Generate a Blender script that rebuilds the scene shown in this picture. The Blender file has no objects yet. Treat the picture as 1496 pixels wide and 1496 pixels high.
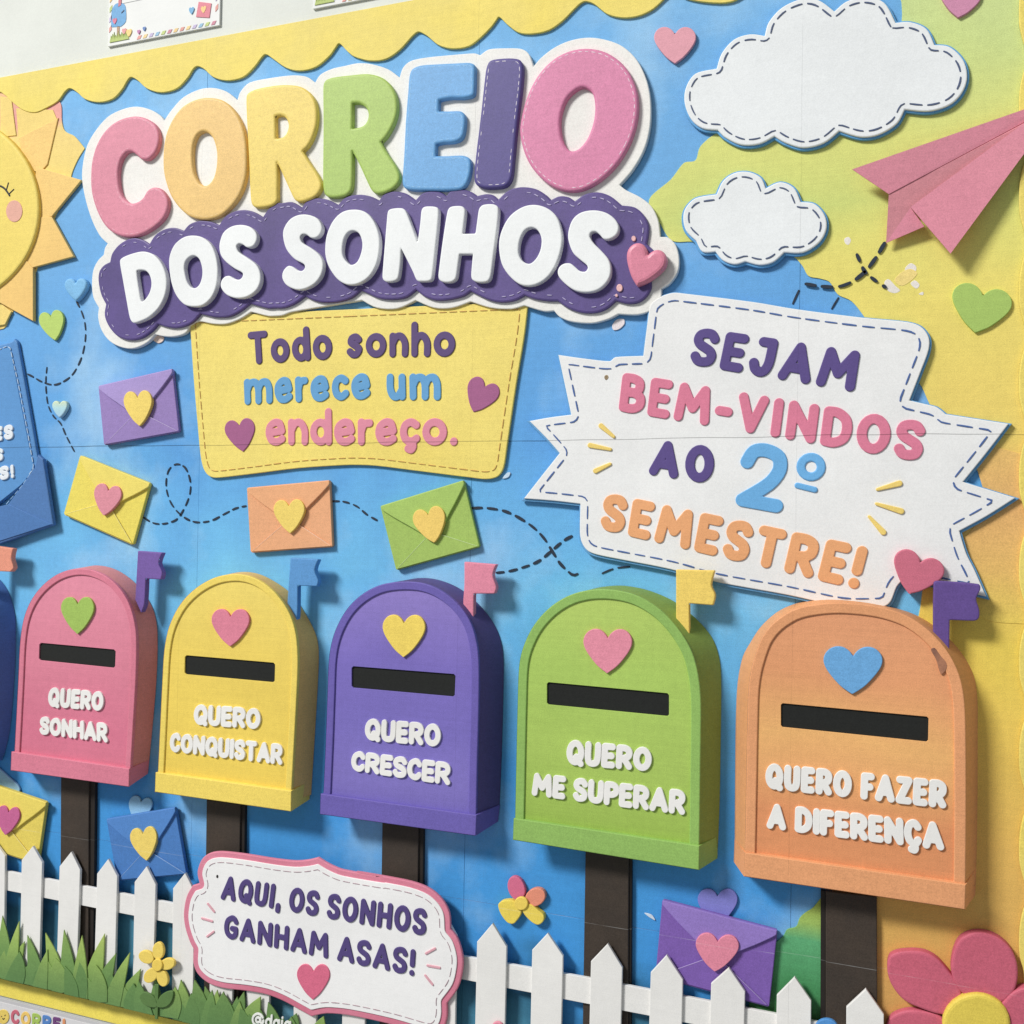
import bpy, math, random
import numpy as np
from mathutils import Vector, Matrix
from mathutils.geometry import tessellate_polygon, delaunay_2d_cdt
random.seed(4)
scene = bpy.context.scene
col = scene.collection
# ------------------------------------------------------------------ camera
W = 1496.0
F = 1440.0
def unit(v): return Vector(v).normalized()
# wall axes seen from the camera (x right, y up, z towards the viewer)
Xc = unit((3848, -53, 1440))
up0 = Vector((2290, 127000, -1440))
Zc = (up0 - up0.dot(Xc) * Xc).normalized()
Yc = Zc.cross(Xc)                                   # into the wall
R = Matrix((Xc, Yc, Zc))                            # camera vector -> world vector
DIST = 0.668
cam_loc = -(R @ Vector((0, 0, -1))) * DIST
cam_loc = Vector(cam_loc)
cd = bpy.data.cameras.new('camera'); cam = bpy.data.objects.new('camera', cd); col.objects.link(cam)
cd.sensor_width = 36; cd.lens = 36 * F / W; cd.clip_start = 0.01; cd.clip_end = 50
M4 = R.to_4x4(); M4.translation = cam_loc
cam.matrix_world = M4
scene.camera = cam
cd.dof.use_dof = False
# ------------------------------------------------------------------ light
world = bpy.data.worlds.new("World"); scene.world = world; world.use_nodes = True
bg = world.node_tree.nodes['Background']
bg.inputs[0].default_value = (0.93, 0.97, 1.0, 1); bg.inputs[1].default_value = 0.32
def area(name, loc, target, sx, sy, energy, color):
    l = bpy.data.lights.new(name, 'AREA'); l.shape = 'RECTANGLE'; l.size = sx; l.size_y = sy
    l.energy = energy; l.color = color
    o = bpy.data.objects.new(name, l); col.objects.link(o)
    o.location = loc
    o.rotation_euler = (Vector(target) - Vector(loc)).to_track_quat('-Z', 'Y').to_euler()
    return o
area('upper_left_key_light', (-3.0, -3.7, 3.7), (0.02, 0, 0.0), 1.5, 0.9, 412, (1.0, 0.985, 0.955))  # soft key lamp, out of view at the upper left
vs = scene.view_settings
vs.view_transform = 'Standard'; vs.look = 'None'; vs.exposure = 0; vs.gamma = 1
scene.render.engine = 'CYCLES'
scene.render.resolution_x = 1024; scene.render.resolution_y = 1024

# ------------------------------------------------------------------ pixel -> wall
RT = np.array([[R[i][j] for j in range(3)] for i in range(3)])
CL = np.array(cam_loc)
def at(p, h):
    """photo points (n,2) -> wall points (n,2) = (x,z) on the plane h metres proud of the wall"""
    p = np.asarray(p, float)
    d = np.stack([(p[:, 0] - W/2) / F, (W/2 - p[:, 1]) / F, -np.ones(len(p))], 1) @ RT.T
    t = (-h - CL[1]) / d[:, 1]
    q = CL + d * t[:, None]
    return q[:, [0, 2]]
def zoom(x0, y0, s):
    return lambda pts: [((p[0] / s + x0), (p[1] / s + y0)) + tuple(p[2:]) for p in pts]
A = zoom(0, 0, 2.992); B = zoom(500, 0, 2.992); C = zoom(996, 0, 2.992)
D = zoom(0, 450, 2.992); E = zoom(500, 450, 2.992); FF = zoom(996, 450, 2.992)
G = zoom(0, 800, 3.74); H = zoom(0, 1096, 3.74); I = zoom(400, 800, 3.74); J = zoom(400, 1096, 3.74)
K = zoom(730, 800, 3.74); L = zoom(730, 1096, 3.74); M = zoom(1096, 800, 3.74); N = zoom(1096, 1096, 3.74)
T1 = zoom(110, 120, 4.987); T2 = zoom(350, 60, 4.987); T3 = zoom(560, 40, 3.74)
T4 = zoom(130, 290, 4.987); T5 = zoom(400, 260, 4.987); T6 = zoom(700, 250, 4.987)
W1 = zoom(760, 420, 3.74); W2 = zoom(1096, 420, 3.74); P1 = zoom(0, 380, 4.987)
Q1 = zoom(260, 1210, 4.987); R1 = zoom(1196, 1196, 4.987); S1 = zoom(660, 1296, 7.48)
U1 = zoom(140, 0, 7.48); V1 = zoom(0, 1400, 7.48); SU = zoom(0, 130, 4.273)

def smooth(pts, closed=True, n=5):
    """Catmull-Rom through points; a third value 1 marks a corner"""
    P = [np.array(p[:2], float) for p in pts]; c = [len(p) > 2 and p[2] for p in pts]
    m = len(P); out = []
    rng = range(m) if closed else range(m - 1)
    for i in rng:
        a, b = P[i], P[(i + 1) % m]
        pa = P[(i - 1) % m] if (closed or i > 0) else a
        pb = P[(i + 2) % m] if (closed or i < m - 2) else b
        ta = (b - pa) * .5 if not c[i] else (b - a) * .6
        tb = (pb - a) * .5 if not c[(i + 1) % m] else (b - a) * .6
        d = np.linalg.norm(b - a)
        la, lb = np.linalg.norm(ta), np.linalg.norm(tb)
        if la > d: ta = ta * d / la
        if lb > d: tb = tb * d / lb
        for k in range(n):
            t = k / n
            out.append((2*t**3-3*t*t+1)*a + (t**3-2*t*t+t)*ta + (-2*t**3+3*t*t)*b + (t**3-t*t)*tb)
    if not closed: out.append(P[-1])
    return np.array(out)
def poly(pts): return np.array([p[:2] for p in pts], float)

# ------------------------------------------------------------------ materials
def lin(c):
    r = []
    mx_ = max(c); c = [.87 * v + .13 * mx_ for v in c]     # the ink has faded evenly
    for v in c:
        v = v / 255.0
        r.append(v / 12.92 if v <= 0.04045 else ((v + 0.055) / 1.055) ** 2.4)
    return tuple(r) + (1,)
seam1 = at([(500, 647), (1000, 641)], 0.003).mean(0)[1]
seam2 = at([(700, 1321), (1300, 1417)], 0.003).mean(0)[1]
SX = [at([(289, 645)], .003)[0][0], at([(688, 643)], .003)[0][0], at([(1165, 640)], .003)[0][0]]

def make_group():
    g = bpy.data.node_groups.new('printed_paper', 'ShaderNodeTree')
    g.interface.new_socket('Color', in_out='INPUT', socket_type='NodeSocketColor')
    s = g.interface.new_socket('Grain', in_out='INPUT', socket_type='NodeSocketFloat'); s.default_value = 1
    s = g.interface.new_socket('Joint', in_out='INPUT', socket_type='NodeSocketFloat'); s.default_value = 1
    g.interface.new_socket('Color', in_out='OUTPUT', socket_type='NodeSocketColor')
    g.interface.new_socket('Height', in_out='OUTPUT', socket_type='NodeSocketFloat')
    n = g.nodes; l = g.links
    gi = n.new('NodeGroupInput'); go = n.new('NodeGroupOutput')
    geo = n.new('ShaderNodeNewGeometry')
    def noise(scale, detail, vec=None, rough=.6):
        t = n.new('ShaderNodeTexNoise'); t.inputs['Scale'].default_value = scale
        t.inputs['Detail'].default_value = detail; t.inputs['Roughness'].default_value = rough
        l.new(vec or geo.outputs['Position'], t.inputs['Vector']); return t.outputs[0]
    def math(op, a, b=None, c=None):
        m = n.new('ShaderNodeMath'); m.operation = op
        for k, v in enumerate((a, b, c)):
            if v is None: continue
            if isinstance(v, (int, float)): m.inputs[k].default_value = v
            else: l.new(v, m.inputs[k])
        return m.outputs[0]
    def stretch(x, y, z):
        m = n.new('ShaderNodeVectorMath'); m.operation = 'MULTIPLY'
        l.new(geo.outputs['Position'], m.inputs[0]); m.inputs[1].default_value = (x, y, z); return m.outputs[0]
    fine = math('SUBTRACT', noise(1500, 2), .5)
    mid = math('SUBTRACT', noise(260, 3), .5)
    big = math('SUBTRACT', noise(16, 3), .5)
    band = math('SUBTRACT', noise(1, 3, stretch(14, 14, 900)), .5)        # print head lines
    vband = math('SUBTRACT', noise(1, 2, stretch(500, 10, 8)), .5)
    s = math('MULTIPLY', fine, .66)
    s = math('ADD', s, math('MULTIPLY', mid, .20))
    s = math('ADD', s, math('MULTIPLY', band, .17))
    s = math('ADD', s, math('MULTIPLY', vband, .07))
    s = math('MULTIPLY', s, gi.outputs['Grain'])
    s = math('ADD', s, math('MULTIPLY', big, .22))
    fac = math('ADD', s, 1.0)
    # joints between the printed sheets
    sep = n.new('ShaderNodeSeparateXYZ'); l.new(geo.outputs['Position'], sep.inputs[0])
    wz = math('MULTIPLY', math('SUBTRACT', noise(7, 2, stretch(1, 0, 0)), .5), .006)
    def line(coord, pos, wob, width):
        d = math('ABSOLUTE', math('SUBTRACT', math('SUBTRACT', coord, pos), wob))
        return math('SUBTRACT', 1.0, math('MINIMUM', math('DIVIDE', d, width), 1.0))
    j1 = line(sep.outputs[2], float(seam1), wz, .00036)
    j2 = line(sep.outputs[2], float(seam2), math('MULTIPLY', wz, .3), .00028)
    wx = math('MULTIPLY', math('SUBTRACT', noise(5, 2, stretch(0, 0, 1)), .5), .002)
    jv = None
    for sx in SX:
        k = line(sep.outputs[0], float(sx), wx, .00025)
        jv = k if jv is None else math('MAXIMUM', jv, k)
    dark = math('ADD', math('MULTIPLY', j1, .65), math('MULTIPLY', math('MULTIPLY', jv, .36), math('MULTIPLY_ADD', noise(22, 3), 2.2, -.6)))
    dark = math('MULTIPLY', dark, gi.outputs['Joint'])
    light = math('MULTIPLY', math('MULTIPLY', j2, .35), gi.outputs['Joint'])
    light = math('MULTIPLY', light, math('MULTIPLY_ADD', noise(60, 2), 2.4, -.7))
    fac = math('MULTIPLY', fac, math('SUBTRACT', 1.0, dark))
    sc = n.new('ShaderNodeVectorMath'); sc.operation = 'SCALE'
    l.new(gi.outputs['Color'], sc.inputs[0]); l.new(fac, sc.inputs['Scale'])
    mx = n.new('ShaderNodeMix'); mx.data_type = 'RGBA'
    cl = n.new('ShaderNodeClamp'); l.new(light, cl.inputs[0])
    l.new(cl.outputs[0], mx.inputs[0]); l.new(sc.outputs[0], mx.inputs[6]); mx.inputs[7].default_value = (.8, .82, .82, 1)
    l.new(mx.outputs[2], go.inputs[0])
    l.new(math('ADD', math('MULTIPLY', fine, .6), mid), go.inputs[1])
    return g
PG = make_group()
MATS = {}
def mat(rgb, rgb2=None, ramp=None, ref=700, axis='z', grain=1.0, joint=1.0, rough=.62, blot=0.0, noisescale=9, spec=.3):
    """rgb: print colour; rgb2 with blot: second ink mixed in watercolour blots; ramp: [(photo y or x, rgb)...] printed blend"""
    key = (tuple(rgb), rgb2, tuple(ramp) if ramp else None, ref, axis, grain, joint, rough, blot, noisescale)
    if key in MATS: return MATS[key]
    m = bpy.data.materials.new('paper_%d_%d_%d' % tuple(rgb)); m.use_nodes = True
    nt = m.node_tree; n = nt.nodes; l = nt.links
    b = n['Principled BSDF']; b.inputs['Roughness'].default_value = rough
    b.inputs['Specular IOR Level'].default_value = spec
    g = n.new('ShaderNodeGroup'); g.node_tree = PG
    g.inputs['Color'].default_value = lin(rgb); g.inputs['Grain'].default_value = grain; g.inputs['Joint'].default_value = joint
    src = None
    geo = n.new('ShaderNodeNewGeometry')
    if ramp:
        sep = n.new('ShaderNodeSeparateXYZ'); l.new(geo.outputs['Position'], sep.inputs[0])
        if axis == 'z':
            vals = [at([(ref, y)], .003)[0][1] for y, c in ramp]
        else:
            vals = [at([(y, ref)], .003)[0][0] for y, c in ramp]
        lo, hi = min(vals), max(vals)
        nz = n.new('ShaderNodeTexNoise'); nz.inputs['Scale'].default_value = 14; nz.inputs['Detail'].default_value = 3
        l.new(geo.outputs['Position'], nz.inputs['Vector'])
        ma = n.new('ShaderNodeMath'); ma.operation = 'MULTIPLY_ADD'
        l.new(nz.outputs[0], ma.inputs[0]); ma.inputs[1].default_value = blot; ma.inputs[2].default_value = -blot / 2
        ad = n.new('ShaderNodeMath'); ad.operation = 'ADD'
        l.new(sep.outputs[2 if axis == 'z' else 0], ad.inputs[0]); l.new(ma.outputs[0], ad.inputs[1])
        mr = n.new('ShaderNodeMapRange'); l.new(ad.outputs[0], mr.inputs[0])
        mr.inputs[1].default_value = lo; mr.inputs[2].default_value = hi
        cr = n.new('ShaderNodeValToRGB'); l.new(mr.outputs[0], cr.inputs[0])
        el = cr.color_ramp.elements
        st = sorted([((v - lo) / (hi - lo), c) for v, (y, c) in zip(vals, ramp)])
        while len(el) < len(st): el.new(.5)
        for e, (p, c) in zip(el, st): e.position = p; e.color = lin(c)
        src = cr.outputs[0]
    elif rgb2:
        nz = n.new('ShaderNodeTexNoise'); nz.inputs['Scale'].default_value = noisescale; nz.inputs['Detail'].default_value = 4
        l.new(geo.outputs['Position'], nz.inputs['Vector'])
        mr = n.new('ShaderNodeMapRange'); l.new(nz.outputs[0], mr.inputs[0]); mr.inputs[1].default_value = .5 - blot; mr.inputs[2].default_value = .5 + blot
        mx = n.new('ShaderNodeMix'); mx.data_type = 'RGBA'; l.new(mr.outputs[0], mx.inputs[0])
        mx.inputs[6].default_value = lin(rgb); mx.inputs[7].default_value = lin(rgb2)
        src = mx.outputs[2]
    if src is not None: l.new(src, g.inputs['Color'])
    l.new(g.outputs[0], b.inputs['Base Color'])
    bp = n.new('ShaderNodeBump'); bp.inputs['Strength'].default_value = .18; bp.inputs['Distance'].default_value = .0004
    l.new(g.outputs[1], bp.inputs['Height']); l.new(bp.outputs[0], b.inputs['Normal'])
    MATS[key] = m
    return m

# ------------------------------------------------------------------ objects
ORG = [Vector((0, 0, 0))]
def thing(name, label, cat, at_px, h=0.0, group=None):
    q = at([at_px], h)[0]
    o = bpy.data.objects.new(name, None); col.objects.link(o)
    o.empty_display_size = .01
    o.location = (q[0], -h, q[1]); ORG[0] = Vector(o.location)
    o['label'] = label; o['category'] = cat
    if group: o['group'] = group
    return o
def build(name, V, Fc, m, parent=None, kind=None, label=None, smoothf=False):
    me = bpy.data.meshes.new(name)
    if parent is None: ORG[0] = Vector((float(V[:, 0].mean()), 0.0, float(V[:, 2].mean())))
    V = np.asarray(V, float) - np.array(ORG[0])
    me.from_pydata([tuple(v) for v in V], [], Fc)
    me.materials.append(m)
    if smoothf:
        me.polygons.foreach_set('use_smooth', [True] * len(me.polygons))
    me.update()
    o = bpy.data.objects.new(name, me); col.objects.link(o)
    if parent is None: o.location = ORG[0]
    else: o.parent = parent
    if kind: o['kind'] = kind
    if label: o['label'] = label
    return o
def tag(o, label, cat, group=None):
    o['label'] = label; o['category'] = cat
    if group: o['group'] = group
    return o
def area2(P): x, z = P[:, 0], P[:, 1]; return .5 * np.sum(x * np.roll(z, -1) - np.roll(x, -1) * z)
def inset(P, b):
    """P ccw; positive b moves inwards"""
    e = np.roll(P, -1, 0) - P; ln = np.maximum(np.linalg.norm(e, axis=1), 1e-9)[:, None]; e = e / ln
    nrm = np.stack([-e[:, 1], e[:, 0]], 1)
    a = nrm + np.roll(nrm, 1, 0); d = np.maximum((a * a).sum(1), .6)[:, None]
    return P + a * (2 * b / d)
def dedupe(P, eps=2e-5):
    keep = [0]
    for i in range(1, len(P)):
        if np.linalg.norm(P[i] - P[keep[-1]]) > eps: keep.append(i)
    if np.linalg.norm(P[keep[-1]] - P[0]) < eps: keep.pop()
    return P[keep]
def prism_geo(loops, h0, h1, b=.0004, base=None):
    """loops in wall metres: first outer, then holes"""
    V = []; Fc = []; tops = []
    for k, P in enumerate(loops):
        P = dedupe(np.asarray(P, float))
        ccw = area2(P) > 0
        if ccw != (k == 0): P = P[::-1]
        b_ = min(b, (h1 - h0) * .6)
        rings = [(P, h0), (P, h1 - b_), (inset(P, b_ * .3), h1 - b_ * .3), (inset(P, b_), h1)] if b_ > 0 else [(P, h0), (P, h1)]
        m = len(P); s = len(V)
        for Q, h in rings:
            V += [(q[0], -h, q[1]) for q in Q]
        for r in range(len(rings) - 1):
            a = s + r * m; c = a + m
            for i in range(m):
                j = (i + 1) % m
                Fc.append((a + i, a + j, c + j, c + i))
        tops.append((s + (len(rings) - 1) * m, rings[-1][0]))
        if k == 0 and base is not None:
            for i in range(m):            # flare the back ring
                V[s + i] = (base[0] + (V[s+i][0]), V[s+i][1], V[s+i][2])
    idx = []; vl = []
    for s, Q in tops:
        idx += list(range(s, s + len(Q))); vl.append([Vector((q[0], q[1], 0)) for q in Q])
    for t in tessellate_polygon(vl):
        t = tuple(idx[i] for i in t)
        p = [V[i] for i in t]
        ar = (p[1][0]-p[0][0])*(p[2][2]-p[0][2]) - (p[2][0]-p[0][0])*(p[1][2]-p[0][2])
        Fc.append(t if ar > 0 else t[::-1])
    return np.array(V), Fc
def clip(P, zmin):
    out = []
    for i in range(len(P)):
        a, c = P[i - 1], P[i]
        if (a[1] >= zmin) != (c[1] >= zmin):
            t = (zmin - a[1]) / (c[1] - a[1]); out.append(a + (c - a) * t)
        if c[1] >= zmin: out.append(c)
    return np.array(out)
def grow(px, g, dx=0, dy=0):
    Q = np.asarray(px, float); s_ = 1 if area2(Q) > 0 else -1
    return inset(Q, -g * s_) + np.array([dx, dy])
def plate(name, px, h0, h1, m, parent=None, b=.0004, holes=(), zmin=None, **kw):
    """px outline as seen in the photograph, placed on its own height above the wall"""
    loops = [at(px, h1)] + [at(q, h1) for q in holes]
    if zmin is not None: loops[0] = clip(loops[0], zmin)
    V, Fc = prism_geo(loops, h0, h1, b)
    return build(name, V, Fc, m, parent, **kw)
def merge(geos):
    V = []; Fc = []; s = 0
    for v, f in geos:
        V.append(v); Fc += [tuple(i + s for i in q) for q in f]; s += len(v)
    return np.concatenate(V), Fc
# ---- puffed shapes from a distance field
def seg_dist(X, Z, S):
    """distance to segments S (k,4)"""
    best = np.full(X.shape, 1e9)
    for x0, z0, x1, z1 in S:
        dx, dz = x1 - x0, z1 - z0; l2 = dx*dx + dz*dz + 1e-18
        t = np.clip(((X - x0) * dx + (Z - z0) * dz) / l2, 0, 1)
        d = (X - x0 - t*dx)**2 + (Z - z0 - t*dz)**2
        np.minimum(best, d, out=best)
    return np.sqrt(best)
def inside(X, Z, P):
    c = np.zeros(X.shape, bool); n = len(P)
    for i in range(n):
        x0, z0 = P[i]; x1, z1 = P[(i + 1) % n]
        if z0 == z1: continue
        c ^= ((z0 > Z) != (z1 > Z)) & (X < (x1 - x0) * (Z - z0) / (z1 - z0) + x0)
    return c
def contour(D_, xs, zs, lev):
    """marching squares -> closed loops (lists of points)"""
    v = D_ - lev; s = v < 0
    nz, nx = v.shape
    pts = {}; nxt = {}
    def pt(k):
        if k in pts: return pts[k]
        (i, j, d) = k
        if d == 0: a, b2 = v[i, j], v[i, j+1]; t = a / (a - b2); p = (xs[j] + t * (xs[j+1] - xs[j]), zs[i])
        else: a, b2 = v[i, j], v[i+1, j]; t = a / (a - b2); p = (xs[j], zs[i] + t * (zs[i+1] - zs[i]))
        pts[k] = p; return p
    code = s[:-1, :-1] * 1 + s[:-1, 1:] * 2 + s[1:, 1:] * 4 + s[1:, :-1] * 8
    for i, j in zip(*np.where((code > 0) & (code < 15))):
        i = int(i); j = int(j); c = int(code[i, j])
        b_, r_, t_, l_ = (i, j, 0), (i, j+1, 1), (i+1, j, 0), (i, j, 1)
        tb = {1: [(b_, l_)], 2: [(r_, b_)], 3: [(r_, l_)], 4: [(t_, r_)], 5: [(b_, r_), (t_, l_)], 6: [(t_, b_)], 7: [(t_, l_)],
              8: [(l_, t_)], 9: [(b_, t_)], 10: [(r_, t_), (l_, b_)], 11: [(r_, t_)], 12: [(l_, r_)], 13: [(b_, r_)], 14: [(l_, b_)]}[c]
        for a, b2 in tb: nxt[a] = b2
    loops = []; left = set(nxt)
    while left:
        k0 = k = left.pop(); lp = [pt(k)]
        while True:
            k = nxt.get(k)
            if k is None or k == k0: break
            left.discard(k); lp.append(pt(k))
        if len(lp) > 4:
            P = np.array(lp)
            if abs(area2(P)) > 2e-8: loops.append(P)
    return loops
def thin(P, step):
    keep = [0]; 
    for i in range(1, len(P)):
        if np.linalg.norm(P[i] - P[keep[-1]]) > step: keep.append(i)
    return P[keep] if len(keep) > 4 else P
def field(P=None, holes=(), strokes=None, cell=.0004, pad=.001):
    allp = np.concatenate([P] if P is not None else [s[0] for s in strokes])
    r = max([s[1].max() for s in strokes]) if strokes else 0
    x0, z0 = allp.min(0) - r - pad; x1, z1 = allp.max(0) + r + pad
    xs = np.arange(x0, x1 + cell, cell); zs = np.arange(z0, z1 + cell, cell)
    X, Z = np.meshgrid(xs, zs)
    if P is not None:
        S = np.concatenate([np.concatenate([q, np.roll(q, -1, 0)], 1) for q in [P] + list(holes)])
        d = seg_dist(X, Z, S); ins = inside(X, Z, P)
        for q in holes: ins &= ~inside(X, Z, q)
        d = np.where(ins, -d, d)
    else:
        d = np.full(X.shape, 1e9)
        for q, rr in strokes:
            if len(q) == 1: d = np.minimum(d, np.hypot(X - q[0][0], Z - q[0][1]) - rr[0]); continue
            for k in range(len(q) - 1):
                (ax, az), (bx, bz) = q[k], q[k+1]; dx, dz = bx-ax, bz-az; l2 = dx*dx+dz*dz+1e-18
                t = np.clip(((X-ax)*dx + (Z-az)*dz) / l2, 0, 1)
                dd = np.hypot(X-ax-t*dx, Z-az-t*dz) - (rr[k] + (rr[k+1]-rr[k]) * t)
                d = np.minimum(d, dd)
    return d, xs, zs
def puff_geo(fld, h0, h1, b, cell, levels=3, step=None):
    d, xs, zs = fld
    step = step or cell * 1.3
    rings = []
    b = min(b, -d.min() * .85)
    for k in range(levels + 1):
        t = k / levels                        # rounded shoulder
        inn = b * (1 - math.cos(t * math.pi / 2)); hh = (h1 - b * .8) + b * .8 * math.sin(t * math.pi / 2)
        for P in contour(d, xs, zs, -inn if k else 0.0): rings.append((k, hh, thin(P, step)))
    pts = []; edges = []; hs = []
    for k, hh, P in rings:
        s = len(pts); m = len(P)
        pts += [Vector(p) for p in P]; edges += [(s + i, s + (i + 1) % m) for i in range(m)]; hs += [hh] * m
    vo, eo, fo, ov, oe, of = delaunay_2d_cdt(pts, edges, [], 0, 1e-7)
    hz = [hs[o_[0]] if o_ else h1 for o_ in ov]
    V = [(p.x, -h, p.y) for p, h in zip(vo, hz)]
    Fc = []
    nx, nz = len(xs), len(zs)
    for f in fo:
        c = sum((vo[i] for i in f), Vector((0, 0))) / len(f)
        fx = (c.x - xs[0]) / cell; fz = (c.y - zs[0]) / cell
        j = min(max(int(fx), 0), nx - 2); i = min(max(int(fz), 0), nz - 2); u = fx - j; w = fz - i
        val = d[i, j]*(1-u)*(1-w) + d[i, j+1]*u*(1-w) + d[i+1, j]*(1-u)*w + d[i+1, j+1]*u*w
        if val < -1e-6:
            p = [vo[q] for q in f]
            ar = (p[1].x-p[0].x)*(p[2].y-p[0].y) - (p[2].x-p[0].x)*(p[1].y-p[0].y)
            Fc.append(tuple(f) if ar > 0 else tuple(f)[::-1])
    # side walls
    for k, hh, P in rings:
        if k: continue
        s = len(V); m = len(P)
        V += [(p[0], -hh, p[1]) for p in P] + [(p[0], -h0, p[1]) for p in P]
        for i in range(m):
            j = (i + 1) % m
            Fc.append((s + m + i, s + m + j, s + j, s + i))
    return np.array(V), Fc
def puff(name, px, h0, h1, m, parent=None, b=.0015, holes=(), cell=.0006, levels=3, **kw):
    P = at(px, h1); hl = [at(q, h1) for q in holes]
    V, Fc = puff_geo(field(P, hl, cell=cell), h0, h1, b, cell, levels)
    return build(name, V, Fc, m, parent, **kw)
def bars(name, segs, h0, h1, m, parent=None, r_px=3, cell=.0004, b=.0005, **kw):
    """rounded strokes: list of (points px, radius px or radii)"""
    st = []
    for s in segs:
        pts, rr = s
        q = at(pts, h1); rr = np.ones(len(q)) * rr * PX
        st.append((q, rr))
    V, Fc = puff_geo(field(strokes=st, cell=cell), h0, h1, b, cell, 2)
    return build(name, V, Fc, m, parent, **kw)
PX = DIST / F
def petal_px0(c, rx, ry): return ell(c[0], c[1], rx, ry, 10)[:-1]
def inner_loop(px, h, d_px, cell=.0009):
    """the outline moved inwards by d_px pixels, in wall metres"""
    f = field(at(px, h), cell=cell)
    lp = contour(*f, -d_px * PX)
    return max(lp, key=lambda q: abs(area2(q))) if lp else None
def dash_run(path, dash, gap, closed=True, jitter=.12):
    """cut a wall-metre path into dashes"""
    P = np.asarray(path)
    if closed: P = np.concatenate([P, P[:1]])
    seg = np.linalg.norm(np.diff(P, axis=0), axis=1); cum = np.concatenate([[0], np.cumsum(seg)])
    tot = cum[-1]; out = []; s = 0
    def pos(t): return np.array([np.interp(t, cum, P[:, 0]), np.interp(t, cum, P[:, 1])])
    while s < tot - gap * .5:
        d = dash * random.uniform(1 - jitter, 1 + jitter); e = min(s + d, tot)
        k = max(2, int(4)); out.append(np.array([pos(s + (e - s) * i / (k - 1)) for i in range(k)])); s = e + gap * random.uniform(1 - jitter, 1 + jitter)
    return out
def ribbon_geo(Q, w, h0, h1):
    t = np.gradient(Q, axis=0); t /= np.maximum(np.linalg.norm(t, axis=1), 1e-9)[:, None]; n = np.stack([-t[:, 1], t[:, 0]], 1) * w / 2
    n[0] *= .75; n[-1] *= .75
    a = Q + n; c = Q - n
    tip0 = Q[0] - t[0] * w * .25; tip1 = Q[-1] + t[-1] * w * .25
    P = np.concatenate([[tip0], c, [tip1], a[::-1]])
    return prism_geo([P], h0, h1, min(.00012, (h1-h0)*.4))
def dashes(name, path, h0, h1, m, parent, dash, gap, w, closed=True, one=False, keep=1.0):
    """stitches: one part each, or joined into one when too small to pick apart"""
    geos = [ribbon_geo(q, w * PX * random.uniform(.85, 1.15), h0, h1) for q in dash_run(path, dash * PX, gap * PX, closed) if random.random() < keep]
    if not geos: return
    if one:
        V, Fc = merge(geos); build(name, V, Fc, m, parent, kind='stuff'); return
    for V, Fc in geos: build(name, V, Fc, m, parent)

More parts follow.
